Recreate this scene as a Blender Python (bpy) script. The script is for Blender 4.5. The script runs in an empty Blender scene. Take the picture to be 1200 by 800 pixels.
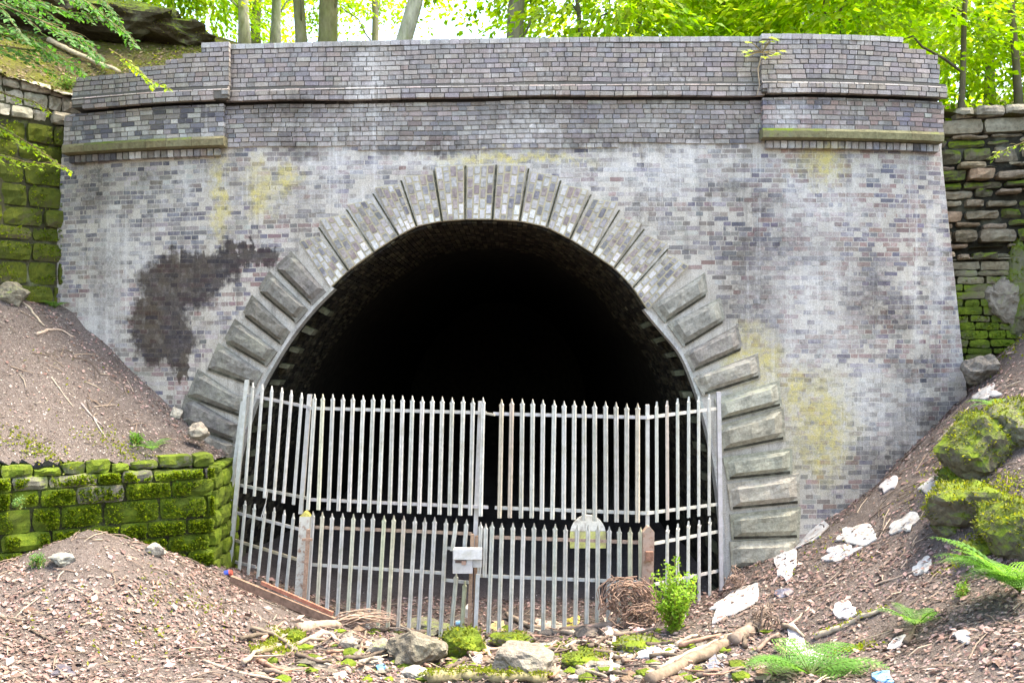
import bpy, math, random
import numpy as np
from mathutils import Vector, noise
random.seed(7); np.random.seed(7)
sc = bpy.context.scene
COL = sc.collection
R = math.radians
# ------------------------------------------------------------------ camera, sky, sun, exposure
F, H0, YC, HY = 1100.0, 4.1, -14.6, 410.0      # focal length in photo pixels, eye height, camera y, horizon row
cam = bpy.data.cameras.new('camera'); camo = bpy.data.objects.new('camera', cam); COL.objects.link(camo)
camo.location = (0, YC, H0); camo.rotation_euler = (R(90), 0, 0)
cam.sensor_width = 36; cam.lens = 36*F/1200; cam.shift_y = (HY-400)/1200; cam.clip_end = 2000
sc.camera = camo
SUN_EL, SUN_DIR = R(66), Vector((0.50, 0.06, 0)).normalized()
w = bpy.data.worlds.new('World'); sc.world = w; w.use_nodes = True
nt = w.node_tree; nt.nodes.clear()
sky = nt.nodes.new('ShaderNodeTexSky'); sky.sky_type = 'NISHITA'; sky.sun_disc = False
sky.sun_elevation = SUN_EL; sky.sun_rotation = math.atan2(SUN_DIR.x, SUN_DIR.y); sky.dust_density = 3.0; sky.air_density = 1.0
bg = nt.nodes.new('ShaderNodeBackground'); bg.inputs[1].default_value = 0.15
wo = nt.nodes.new('ShaderNodeOutputWorld'); nt.links.new(sky.outputs[0], bg.inputs[0]); nt.links.new(bg.outputs[0], wo.inputs[0])
sun = bpy.data.lights.new('sun', 'SUN'); sun.energy = 1.6; sun.angle = R(20); sun.color = (1, .95, .88)
suno = bpy.data.objects.new('sun', sun); COL.objects.link(suno)
sd = Vector((SUN_DIR.x*math.cos(SUN_EL), SUN_DIR.y*math.cos(SUN_EL), math.sin(SUN_EL)))
suno.rotation_euler = sd.to_track_quat('Z', 'Y').to_euler()
sc.view_settings.view_transform = 'Standard'; sc.view_settings.look = 'None'
sc.view_settings.gamma = 1; sc.view_settings.use_curve_mapping = False
sc.view_settings.exposure = 2.8
sc.view_settings.use_white_balance = True; sc.view_settings.white_balance_temperature = 7600; sc.view_settings.white_balance_tint = 6    # camera balanced for open shade

# ------------------------------------------------------------------ helpers
def rnd(a, b): return random.uniform(a, b)
def wally(x):
    e = max(0, abs(x)-4); return -.041*x+.0061*x*x+.03*e*e
def U(px, py, D): return Vector(((px-600)/F*D, YC+D, H0+(HY-py)/F*D))
def Wp(px, py, d=0.0):
    D = 14.6
    for _ in range(10): D = wally((px-600)/F*D)-d-YC
    return U(px, py, D)
def wx(px, d=0.0): return Wp(px, 300, d).x
def proj(v):
    D = v[1]-YC; return 600+F*v[0]/D, HY-F*(v[2]-H0)/D
def wpt(x, z, d): return (x, wally(x)-d, z)
def ip(x, pts):                                  # piecewise linear
    return float(np.interp(x, [p[0] for p in pts], [p[1] for p in pts]))
def inpoly(x, y, P):
    c = False; j = len(P)-1
    for i in range(len(P)):
        if (P[i][1] > y) != (P[j][1] > y) and x < (P[j][0]-P[i][0])*(y-P[i][1])/(P[j][1]-P[i][1])+P[i][0]: c = not c
        j = i
    return c
def vary(c, k=.15, h=.03):
    s = 1+rnd(-k, k); return (max(.005, c[0]*s*(1+rnd(-h, h))), max(.005, c[1]*s*(1+rnd(-h, h))), max(.005, c[2]*s*(1+rnd(-h, h))), c[3] if len(c) > 3 else 1)

class MB:
    def __init__(s): s.v = []; s.f = []; s.c = []
    def add(s, vs, fs, col=(.5, .5, .5, 1)):
        b = len(s.v); s.v += [tuple(p) for p in vs]; s.f += [tuple(i+b for i in f) for f in fs]
        c = tuple(col) if len(col) == 4 else tuple(col)+(1,)
        s.c += [c]*len(vs)
    def hexa(s, q, col, back=True):              # q: 8 corners, front 0-3 (ccw seen from front), back 4-7
        fs = [(0, 1, 2, 3), (1, 0, 4, 5), (2, 1, 5, 6), (3, 2, 6, 7), (0, 3, 7, 4)]
        if back: fs.append((7, 6, 5, 4))
        s.add(q, fs, col)
    def box(s, c, h, col=(.5, .5, .5), rz=0):
        cs, sn = math.cos(rz), math.sin(rz); q = []
        for dy in (-1, 1):
            for dx, dz in ((-1, -1), (1, -1), (1, 1), (-1, 1)):
                x, y = dx*h[0], dy*h[1]; q.append((c[0]+x*cs-y*sn, c[1]+x*sn+y*cs, c[2]+dz*h[2]))
        s.hexa(q, col)
    def bar(s, a, b, wd, ht, col=(.5, .5, .5)):  # rectangular bar from a to b
        a, b = Vector(a), Vector(b); t = (b-a).normalized()
        up = Vector((0, 0, 1)) if abs(t.z) < .9 else Vector((0, -1, 0))
        n = t.cross(up).normalized(); up = n.cross(t)
        q = []
        for p in (a, b):
            for i, j in ((-1, -1), (1, -1), (1, 1), (-1, 1)): q.append(p+n*i*wd/2+up*j*ht/2)
        s.hexa(q, col)
    def tube(s, pts, rad, n=6, col=(.5, .5, .5), flat=1.0):
        pts = [Vector(p) for p in pts]; vs = []; N = len(pts)
        for i, p in enumerate(pts):
            t = (pts[min(i+1, N-1)]-pts[max(i-1, 0)]).normalized()
            a = t.cross(Vector((0, 0, 1)) if abs(t.z) < .9 else Vector((1, 0, 0))).normalized(); b = t.cross(a)
            r = rad[i] if hasattr(rad, '__len__') else rad
            for k in range(n):
                th = 2*math.pi*k/n; vs.append(p+a*math.cos(th)*r+b*math.sin(th)*r*flat)
        fs = []
        for i in range(N-1):
            for k in range(n): fs.append((i*n+k, i*n+(k+1) % n, (i+1)*n+(k+1) % n, (i+1)*n+k))
        fs.append(tuple(range(n))[::-1]); fs.append(tuple(range((N-1)*n, N*n)))
        s.add(vs, fs, col)
    def leaf(s, p, d, nrm, L, W, col):           # folded four-point leaf
        d = Vector(d).normalized(); n = Vector(nrm); a = d.cross(n)
        if a.length < 1e-4: a = d.cross(Vector((0.3, .5, .8)))
        a.normalize(); n = a.cross(d); p = Vector(p)
        s.add([p, p+d*L*.45+a*W/2+n*W*.12, p+d*L, p+d*L*.45-a*W/2+n*W*.12], [(0, 1, 2), (0, 2, 3)], col)
    def build(s, name, mat, parent=None, smooth=False, **kw):
        me = bpy.data.meshes.new(name); me.from_pydata(s.v, [], s.f); me.update()
        at = me.color_attributes.new('col', 'FLOAT_COLOR', 'POINT')
        at.data.foreach_set('color', np.array(s.c, dtype=np.float32).ravel())
        if smooth: me.polygons.foreach_set('use_smooth', [True]*len(me.polygons))
        me.materials.append(mat)
        return link(name, me, parent, **kw)
def link(name, data, parent=None, **kw):
    o = bpy.data.objects.new(name, data); COL.objects.link(o)
    if parent:
        o.parent = parent
        o.location = -Vector(pos_of(parent))
    for k, v in kw.items(): o[k] = v
    return o
def pos_of(o):                                   # world position of an unrotated parent chain
    p = Vector(o.location)
    while o.parent: o = o.parent; p += Vector(o.location)
    return p
def thing(name, label, cat, loc=(0, 0, 0), group=None):
    o = bpy.data.objects.new(name, None); COL.objects.link(o); o.location = loc; o.empty_display_size = .2
    o['label'] = label; o['category'] = cat
    if group: o['group'] = group
    return o
def tag(o, label, cat, group=None):
    o['label'] = label; o['category'] = cat
    if group: o['group'] = group
    return o

# ------------------------------------------------------------------ materials
def newmat(name, rough=.85, spec=.3):
    m = bpy.data.materials.new(name); m.use_nodes = True; t = m.node_tree; t.nodes.clear()
    o = t.nodes.new('ShaderNodeOutputMaterial'); b = t.nodes.new('ShaderNodeBsdfPrincipled')
    b.inputs['Roughness'].default_value = rough; b.inputs['Specular IOR Level'].default_value = spec
    t.links.new(b.outputs[0], o.inputs[0]); return m, t, b
def setin(t, sock, v):
    if isinstance(v, bpy.types.NodeSocket): t.links.new(v, sock)
    elif hasattr(v, '__len__') and len(v) == 3 and sock.type == 'RGBA': sock.default_value = tuple(v)+(1,)
    else: sock.default_value = v
def nz(t, vec, scale, detail=4, rough=.6, dist=0.0):
    n = t.nodes.new('ShaderNodeTexNoise'); n.inputs['Scale'].default_value = scale; n.inputs['Detail'].default_value = detail
    n.inputs['Roughness'].default_value = rough; n.inputs['Distortion'].default_value = dist
    if vec is not None: t.links.new(vec, n.inputs['Vector'])
    return n
def vmath(t, op, a, b=None):
    n = t.nodes.new('ShaderNodeVectorMath'); n.operation = op; setin(t, n.inputs[0], a)
    if b is not None: setin(t, n.inputs[1], b)
    return n.outputs[1] if op in ('LENGTH', 'DOT_PRODUCT') else n.outputs[0]
def mth(t, op, a, b=0.0):
    n = t.nodes.new('ShaderNodeMath'); n.operation = op; setin(t, n.inputs[0], a); setin(t, n.inputs[1], b); return n.outputs[0]
def mrange(t, v, a, b, c=0.0, d=1.0):
    n = t.nodes.new('ShaderNodeMapRange'); n.clamp = True; setin(t, n.inputs[0], v)
    for i, x in enumerate((a, b, c, d)): n.inputs[i+1].default_value = x
    return n.outputs[0]
def mix(t, f, a, b, mode='MIX'):
    n = t.nodes.new('ShaderNodeMix'); n.data_type = 'RGBA'; n.blend_type = mode
    setin(t, n.inputs[0], f); setin(t, n.inputs[6], a); setin(t, n.inputs[7], b); return n.outputs[2]
def position(t): return t.nodes.new('ShaderNodeNewGeometry').outputs['Position']
def objco(t): return t.nodes.new('ShaderNodeTexCoord').outputs['Object']
def attr(t):
    n = t.nodes.new('ShaderNodeAttribute'); n.attribute_name = 'col'; return n
def bump(t, b, h, dist=.01, strength=.6):
    n = t.nodes.new('ShaderNodeBump'); n.inputs['Distance'].default_value = dist; n.inputs['Strength'].default_value = strength
    t.links.new(h, n.inputs['Height']); t.links.new(n.outputs[0], b.inputs['Normal'])

# stains, painted sun patches and glare of the portal face, all fixed to places on the wall: (px, py, rx, ry)
DARK = [(205, 330, 48, 34), (185, 385, 38, 45), (240, 315, 45, 26), (290, 300, 36, 12), (205, 405, 25, 28), (215, 425, 9, 16)]
DARK2 = [(1020, 345, 30, 38), (1050, 372, 34, 18), (895, 238, 26, 16), (850, 222, 22, 8), (345, 172, 24, 12), (720, 166, 70, 8), (170, 205, 16, 16), (835, 160, 40, 10), (500, 170, 60, 6),
         (1085, 495, 38, 26), (1045, 545, 40, 24), (1070, 430, 26, 18), (125, 320, 18, 40), (640, 130, 60, 10), (330, 130, 50, 10), (110, 215, 30, 30), (450, 330, 40, 20), (900, 290, 60, 30), (880, 350, 40, 50)]
YEL = [(962, 500, 32, 48), (335, 212, 12, 18), (302, 228, 16, 28), (965, 192, 26, 16), (880, 420, 26, 30), (255, 232, 8, 40), (935, 455, 18, 26), (600, 185, 70, 6)]
LIME_GLARE = [(130, 320, 18, 60), (165, 298, 22, 26), (115, 385, 26, 40), (1075, 370, 7, 70), (1100, 300, 9, 110), (1118, 420, 12, 70), (960, 240, 50, 34), (975, 330, 70, 16), (940, 300, 40, 60), (950, 400, 60, 60), (1000, 470, 60, 60),
         (620, 145, 45, 26), (440, 90, 26, 45), (110, 150, 30, 10), (920, 130, 24, 26), (480, 190, 120, 10), (750, 200, 120, 22), (440, 240, 40, 20), (215, 210, 6, 30)]  # lime bloom, plus dappled sun and right-hand glare painted in as white
def stain_group():
    g = bpy.data.node_groups.new('wall_stains', 'ShaderNodeTree')
    g.interface.new_socket('Color', in_out='INPUT', socket_type='NodeSocketColor')
    g.interface.new_socket('Color', in_out='OUTPUT', socket_type='NodeSocketColor')
    g.interface.new_socket('Lime', in_out='INPUT', socket_type='NodeSocketFloat')
    i = g.nodes.new('NodeGroupInput'); o = g.nodes.new('NodeGroupOutput'); t = g
    P = position(t)
    n1 = nz(t, P, 1.6, 6, .65); n2 = nz(t, P, 9, 3, .6)
    off = vmath(t, 'MULTIPLY', vmath(t, 'SUBTRACT', n1.outputs['Color'], (.5, .5, .5)), (.9, 0, .9))
    off2 = vmath(t, 'MULTIPLY', vmath(t, 'SUBTRACT', n2.outputs['Color'], (.5, .5, .5)), (.28, 0, .28))
    drip = nz(t, vmath(t, 'MULTIPLY', P, (6, 1, .2)), 1.6, 4, .6)
    comb = t.nodes.new('ShaderNodeCombineXYZ'); setin(t, comb.inputs[2], mth(t, 'MULTIPLY', mth(t, 'SUBTRACT', drip.outputs[0], .5), .45))
    P2 = vmath(t, 'ADD', vmath(t, 'ADD', vmath(t, 'ADD', P, off), off2), comb.outputs[0])
    def blobs(L, soft):
        acc = None
        for (px, py, rx, ry) in L:
            c = Wp(px, py); k = 14.6/F
            d = vmath(t, 'LENGTH', vmath(t, 'MULTIPLY', vmath(t, 'SUBTRACT', P2, (c.x, 0, c.z)), (1/(rx*k), 0, 1/(ry*k))))
            m = mrange(t, d, 1+soft, 1-soft)
            acc = m if acc is None else mth(t, 'MAXIMUM', acc, m)
        return acc
    col = i.outputs[0]
    # lime bloom and painted sun glare: broad fields, brick-sized patches and vertical runs
    low = nz(t, P, .55, 5, .6); med = nz(t, P, 5.5, 5, .7, .4)
    st = nz(t, vmath(t, 'MULTIPLY', P, (3.2, 1, .22)), 1.6, 4, .6)
    lime = mth(t, 'ADD', mth(t, 'MULTIPLY', low.outputs[0], .48), mth(t, 'ADD', mth(t, 'MULTIPLY', med.outputs[0], .5), mth(t, 'MULTIPLY', st.outputs[0], .3)))
    lime = mth(t, 'ADD', lime, mth(t, 'MULTIPLY', blobs(LIME_GLARE, .7), .18))  # from here lime also holds the painted sun dapple and glare
    sep = t.nodes.new('ShaderNodeSeparateXYZ'); t.links.new(P, sep.inputs[0])
    lime = mth(t, 'SUBTRACT', lime, mrange(t, sep.outputs[2], 7.1, 7.6, 0, .05))   # the parapet carries less of it
    speck = nz(t, P, 17, 5, .75)
    lime = mth(t, 'ADD', lime, mth(t, 'MULTIPLY', mth(t, 'SUBTRACT', speck.outputs[0], .5), .42))
    lime = mth(t, 'ADD', lime, mth(t, 'MULTIPLY', mth(t, 'SUBTRACT', i.outputs[1], .5), .17))
    runs = nz(t, vmath(t, 'MULTIPLY', P, (7.5, 1, .16)), 1.5, 5, .7)
    lime = mth(t, 'ADD', lime, mrange(t, mth(t, 'ADD', runs.outputs[0], mth(t, 'MULTIPLY', low.outputs[0], .35)), .74, .9, 0, .22))
    lf = mrange(t, lime, .62, .98, 0, .74)
    # greenish brown weathering film and soot runs
    wf = nz(t, P, 1.1, 5, .7)
    col = mix(t, mrange(t, wf.outputs[0], .44, .68, 0, .55), col, (.185, .165, .13))
    st2 = nz(t, vmath(t, 'MULTIPLY', P, (5.5, 1, .3)), 1.3, 5, .65)
    col = mix(t, mrange(t, st2.outputs[0], .52, .72, 0, .6), col, (.085, .08, .078))
    col = mix(t, lf, col, (.57, .56, .55))
    col = mix(t, mth(t, 'MULTIPLY', blobs(YEL, .7), mrange(t, nz(t, P, 11, 3, .7).outputs[0], .33, .6, .12, .9)), col, (.50, .43, .15))
    dk = mth(t, 'MULTIPLY', blobs(DARK, .16), mrange(t, n2.outputs[0], .2, .5, .75, 1))
    dk = mth(t, 'MAXIMUM', dk, mth(t, 'MULTIPLY', blobs(DARK2, .6), mrange(t, speck.outputs[0], .35, .62, .15, .75)))
    tone = vmath(t, 'ADD', vmath(t, 'MULTIPLY', col, (.16, .145, .13)), mix(t, mrange(t, n1.outputs[0], .42, .62), (.006, .006, .012), (.022, .015, .008)))
    col = mix(t, dk, col, tone)
    fine = nz(t, P, 60, 3, .7)
    col = mix(t, .8, col, mix(t, mrange(t, fine.outputs[0], .3, .7), (.3, .3, .3), (.7, .7, .7)), 'OVERLAY')
    t.links.new(col, o.inputs[0]); return g
STAIN = stain_group()
def brick_mat(name, rough=.8):
    m, t, b = newmat(name, rough, .35)
    g = t.nodes.new('ShaderNodeGroup'); g.node_tree = STAIN
    a = attr(t); t.links.new(a.outputs['Color'], g.inputs[0]); t.links.new(a.outputs['Alpha'], g.inputs[1]); t.links.new(g.outputs[0], b.inputs['Base Color'])
    P = position(t); bump(t, b, nz(t, P, 38, 4, .7).outputs[0], .006, .7); return m
M_BRICK = brick_mat('brick'); M_MORTAR = brick_mat('mortar', .95)
def stone_mat(name, coord, moss=(.085, .14, .012), moss2=(.16, .21, .02), scale=1.0, lichen=.35):
    m, t, b = newmat(name, .92, .2); P = coord(t); a = attr(t)
    n1 = nz(t, P, 2.2*scale, 6, .65); n2 = nz(t, P, 14*scale, 5, .7); n3 = nz(t, P, 55*scale, 3, .7)
    c = mix(t, mrange(t, n2.outputs[0], .3, .7), vmath(t, 'MULTIPLY', a.outputs['Color'], (.55, .53, .5)), vmath(t, 'MULTIPLY', a.outputs['Color'], (1.3, 1.28, 1.24)))
    c = mix(t, mrange(t, n1.outputs[0], .52, .75, 0, lichen), c, (.42, .43, .33))
    nr = t.nodes.new('ShaderNodeNewGeometry'); sp = t.nodes.new('ShaderNodeSeparateXYZ'); t.links.new(nr.outputs['Normal'], sp.inputs[0])
    f = mth(t, 'ADD', mth(t, 'ADD', mth(t, 'MULTIPLY', a.outputs['Alpha'], 1.25), mth(t, 'MULTIPLY', sp.outputs[2], .22)), mth(t, 'ADD', mth(t, 'MULTIPLY', n1.outputs[0], .8), mth(t, 'MULTIPLY', n2.outputs[0], .7)))
    f = mrange(t, f, 1.2, 1.45)
    mc = mix(t, mrange(t, n2.outputs[0], .35, .65), moss, moss2)
    mc = mix(t, mrange(t, n1.outputs[0], .3, .6), (.045, .06, .012), mc)
    c = mix(t, f, c, mc); t.links.new(c, b.inputs['Base Color'])
    h = mth(t, 'ADD', mth(t, 'MULTIPLY', n2.outputs[0], .7), mth(t, 'MULTIPLY', n3.outputs[0], .5)); bump(t, b, h, .03, .8); return m
M_STONE = stone_mat('stone', position); M_ROCK = stone_mat('rock', objco)
M_DARKMOSS = stone_mat('damp_mossy_stone', position, (.045, .06, .008), (.10, .115, .014)); M_GREY = stone_mat('grey_stone', position, lichen=.4)
def noisy(name, dark=.75, light=1.25, scale=20, rough=.9, spec=.2, coord=position, bmp=.01, tint=None, tfac=.5, tscale=4, stretch=None, metal=0):
    m, t, b = newmat(name, rough, spec); P = coord(t); a = attr(t); b.inputs['Metallic'].default_value = metal
    if stretch: P = vmath(t, 'MULTIPLY', P, stretch)
    n = nz(t, P, scale, 5, .65)
    c = mix(t, mrange(t, n.outputs[0], .3, .7), vmath(t, 'MULTIPLY', a.outputs['Color'], (dark,)*3), vmath(t, 'MULTIPLY', a.outputs['Color'], (light,)*3))
    if tint: c = mix(t, mrange(t, nz(t, P, tscale, 6, .7).outputs[0], .5, .66, 0, tfac), c, tint)
    t.links.new(c, b.inputs['Base Color'])
    if bmp: bump(t, b, n.outputs[0], bmp, .7)
    return m
M_VBRICK = noisy('voussoir_brick', .65, 1.35, 22, .8, .3, bmp=.004, tint=(.52, .50, .48), tfac=.5, tscale=6); M_VMORT = noisy('voussoir_mortar', .85, 1.1, 25, .9, .2, bmp=.004, tint=(.25, .24, .2), tfac=.6, tscale=5)
M_STEEL = noisy('galvanised_steel', .82, 1.12, 14, .5, .5, bmp=.001, tint=(.30, .29, .19), tfac=.45, tscale=5)
M_RUST = noisy('rusty_steel', .6, 1.3, 30, .85, .3, bmp=.003)
M_PAINT = noisy('flaking_paint', .85, 1.1, 12, .75, .3, bmp=.004, tint=(.24, .13, .08), tfac=.95, tscale=14)
M_WOOD = noisy('dead_wood', .6, 1.35, 14, .9, .2, coord=objco, bmp=.01)
M_BARK = noisy('bark', .6, 1.3, 9, .95, .1, bmp=.03, tint=(.16, .18, .06), tfac=.6, tscale=1.5, stretch=(1, 1, .35))
M_LITTER = noisy('plastic_litter', .8, 1.06, 18, .5, .5, coord=objco, bmp=.004, tint=(.28, .22, .18), tfac=.8, tscale=5)
M_LEAFLIT = noisy('fallen_leaf', .85, 1.15, 30, .8, .25, bmp=0)
M_DARK = noisy('black_plastic', .8, 1.1, 20, .5, .5, coord=objco, bmp=0)
def leaf_mat(name, trans=.5, rough=.5):
    m, t, b = newmat(name, rough, .35); a = attr(t)
    tr = t.nodes.new('ShaderNodeBsdfTranslucent'); mx = t.nodes.new('ShaderNodeMixShader'); mx.inputs[0].default_value = trans
    t.links.new(a.outputs['Color'], b.inputs['Base Color']); t.links.new(vmath(t, 'MULTIPLY', a.outputs['Color'], (1.25, 1.25, .6)), tr.inputs[0])
    o = [n for n in t.nodes if n.type == 'OUTPUT_MATERIAL'][0]
    t.links.new(b.outputs[0], mx.inputs[1]); t.links.new(tr.outputs[0], mx.inputs[2]); t.links.new(mx.outputs[0], o.inputs[0]); return m
M_LEAF = leaf_mat('leaf', .6)
def soil_mat(name, c1, c2, c3, moss=0.0):
    m, t, b = newmat(name, .97, .1); P = position(t)
    n1 = nz(t, P, .8, 6, .65); n2 = nz(t, P, 16, 6, .75); n3 = nz(t, P, 70, 3, .7)
    c = mix(t, mrange(t, n2.outputs[0], .35, .68), c1, c2); c = mix(t, mrange(t, n3.outputs[0], .5, .72, 0, .8), c, c3)
    c = mix(t, mrange(t, n1.outputs[0], .5, .68, 0, .55), c, (c1[0]*.6, c1[1]*.58, c1[2]*.55))
    c = mix(t, mrange(t, n3.outputs[0], .46, .3, 0, .7), c, (c1[0]*.45, c1[1]*.45, c1[2]*.45))
    if moss: c = mix(t, mth(t, 'MULTIPLY', mrange(t, n1.outputs[0], .62-.3*moss, .8-.3*moss), mrange(t, n2.outputs[0], .3, .6)), c, (.13, .15, .015))
    t.links.new(c, b.inputs['Base Color'])
    bump(t, b, mth(t, 'ADD', n2.outputs[0], mth(t, 'MULTIPLY', n3.outputs[0], .6)), .05, .9); return m
M_SOIL = soil_mat('soil', (.11, .088, .082), (.17, .143, .136), (.25, .225, .215))
M_HILL = soil_mat('woodland_floor', (.075, .055, .035), (.12, .10, .05), (.17, .14, .07), .75)
M_SOOT = noisy('sooty_brick', .5, 1.5, 6, .95, .05, bmp=.006)

# ------------------------------------------------------------------ height fields
class RBF:
    def __init__(s, P):
        P = np.array(P, float); s.xy = P[:, :2]; n = len(P)
        d = np.linalg.norm(s.xy[:, None]-s.xy[None], axis=2)
        A = np.zeros((n+3, n+3)); A[:n, :n] = d-1e-3*np.eye(n); A[:n, n] = 1; A[:n, n+1:] = s.xy; A[n, :n] = 1; A[n+1:, :n] = s.xy.T
        s.w = np.linalg.solve(A, np.r_[P[:, 2], 0, 0, 0]); s.n = n
    def __call__(s, X, Y):
        X = np.asarray(X, float); Y = np.asarray(Y, float); sh = X.shape; X = X.ravel(); Y = Y.ravel(); out = np.empty_like(X)
        for i in range(0, len(X), 20000):
            x = X[i:i+20000]; y = Y[i:i+20000]
            d = np.hypot(x[:, None]-s.xy[:, 0], y[:, None]-s.xy[:, 1])
            out[i:i+20000] = d@s.w[:s.n]+s.w[s.n]+s.w[s.n+1]*x+s.w[s.n+2]*y
        return out.reshape(sh)
def bumps(X, Y, amp):
    X = np.asarray(X, float); Y = np.asarray(Y, float); o = 0
    for k, (f, ph, a) in enumerate(((1.3, .3, 1), (2.1, 1.9, .8), (3.7, 2.7, .55), (6.1, .9, .35), (9.7, 4.1, .22), (15, 1.1, .12))):
        th = k*1.1+.4; o = o+a*np.sin(f*(X*math.cos(th)+Y*math.sin(th))+ph+1.3*np.sin(f*.7*(Y*math.cos(th)-X*math.sin(th))+ph))
    return o*amp
def ups(L): return [tuple(U(*p)) for p in L]
GP = ups([(0, 668, 12.1), (60, 640, 11.8), (105, 619, 11.5), (170, 640, 11.9), (230, 664, 12.9), (262, 678, 13.6), (320, 705, 13.4), (382, 730, 13.1),
          (0, 720, 10), (0, 800, 8.2), (120, 660, 10.9), (200, 700, 11), (100, 740, 9.6), (200, 800, 8.8), (300, 745, 11.2), (400, 800, 9.5), (400, 760, 11.4),
          (480, 745, 12.9), (560, 744, 12.9), (650, 738, 12.5), (740, 730, 12.4), (600, 800, 10), (700, 790, 10.2), (560, 770, 11.3), (660, 765, 11.2),
          (800, 800, 9.3), (1000, 800, 8.3), (1200, 800, 7), (1000, 650, 12), (1100, 600, 11.5), (1150, 700, 9), (1200, 600, 10.2), (1200, 480, 12), (1170, 450, 13.4),
          (1200, 395, 14.4), (900, 720, 11.5), (780, 728, 12.6), (1150, 428, 15.3), (940, 760, 10.2), (1060, 740, 9.3), (1080, 660, 10.6), (900, 780, 9.6)])
GP += [(-3.2, .5, .12), (0, .5, .1), (3.0, .5, .12), (-3.6, -.2, .5), (-4.2, .4, .55), (3.6, .4, .45), (-3.3, 6, .1), (3.3, 6, .1), (0, 14, .1), (-3.5, 26, .1), (3.5, 26, .1), (0, 26, .1),
       (-6, -1.2, 1.6), (-7.5, -1, 1.9), (-9, -4, 1.9), (-9, 0, 1.9), (-8, -8, 1.7), (0, -9, 1.3), (0, -14, 2.4), (-6, -14, 2.3), (6, -14, 2.6), (9, -8, 2.6), (9, -3, 3.6), (10, 0, 4.6), (12, -6, 3.5), (-14, -8, 2.2),
       (-60, -60, 3), (60, -60, 3), (0, -40, 2.5), (-60, 30, 3), (60, 30, 4), (0, -25, 2.5)]
GP = [p for p in GP]+[tuple(Wp(*q)) for q in ((850, 692), (860, 672), (900, 656), (935, 640), (960, 612), (1020, 572), (1080, 520), (1135, 466))]
GR = RBF(GP)
def gz(X, Y): return GR(X, Y)+bumps(X, Y, .04)
def gz1(x, y): return float(gz(np.array([x]), np.array([y]))[0])
MWL = [(-16, -7.2), (-9.5, -3.6), tuple(U(0, 560, 12.3))[:2], tuple(U(125, 560, 13.0))[:2], tuple(U(251, 560, 13.7))[:2]]      # plan line of the mossy retaining wall
BP = ups([(-60, 330, 15.4), (0, 338, 15.05), (0, 520, 12.6), (60, 528, 12.9), (125, 532, 13.2), (190, 535, 13.6), (245, 541, 13.9),
          (100, 450, 14.2), (50, 430, 13.9), (170, 500, 14.1), (0, 440, 13.5)]) + [(-9.5, -3.2, 3.0), (-10.5, -1.2, 4.9), (-16, -6.7, 3.6), (-15, -2, 6), (-8.6, .6, 5.2), (-7, 1.2, 5.0), (-4.6, .8, 2.7)]
BP += [tuple(Wp(*q)) for q in ((62, 353), (100, 386), (150, 430), (200, 480), (245, 522))]
BR = RBF(BP)
def bz(X, Y): return BR(X, Y)+bumps(X, Y, .02)
def infront(x, y):                               # in front of the mossy wall line?
    yl = ip(x, MWL); return y < yl+.12 or x > MWL[-1][0]-.1
def hitg(px, py, f=None, D0=5.5, D1=17):         # where the view ray of a photo pixel meets the ground
    Ds = np.arange(D0, D1, .03); x = (px-600)/F*Ds; y = YC+Ds; z = H0+(HY-py)/F*Ds
    k = np.argmax(z < (f or gz)(x, y)) if (z < (f or gz)(x, y)).any() else len(Ds)-1
    return Vector((x[k], y[k], float((f or gz)(x[k:k+1], y[k:k+1])[0])))
def spaced(a, b, lo, hi, fine, coarse): return np.r_[np.arange(a, lo, coarse), np.arange(lo, hi, fine), np.arange(hi, b+.01, coarse)]
def sheet(name, xs, ys, zf, mat, keep=None, **kw):
    X, Y = np.meshgrid(xs, ys); Z = zf(X, Y); nx = len(xs); m = MB()
    m.v = list(zip(X.ravel().tolist(), Y.ravel().tolist(), Z.ravel().tolist())); m.c = [(.5, .5, .5, 1)]*len(m.v)
    for j in range(len(ys)-1):
        for i in range(nx-1):
            if keep and not keep((xs[i]+xs[i+1])/2, (ys[j]+ys[j+1])/2): continue
            m.f.append((j*nx+i, j*nx+i+1, (j+1)*nx+i+1, (j+1)*nx+i))
    return m.build(name, mat, None, True, **kw)
sheet('ground', spaced(-60, 60, -9.5, 9.5, .08, 3), spaced(-60, 26, -9, .9, .08, 2.5), gz, M_SOIL, kind='structure')
sheet('bank', np.arange(-16, -4.2, .08), np.arange(-7.4, 1.3, .08), bz, M_SOIL, lambda x, y: not infront(x, y) and y < wally(max(x, -7.6))+.5, kind='structure')
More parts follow.
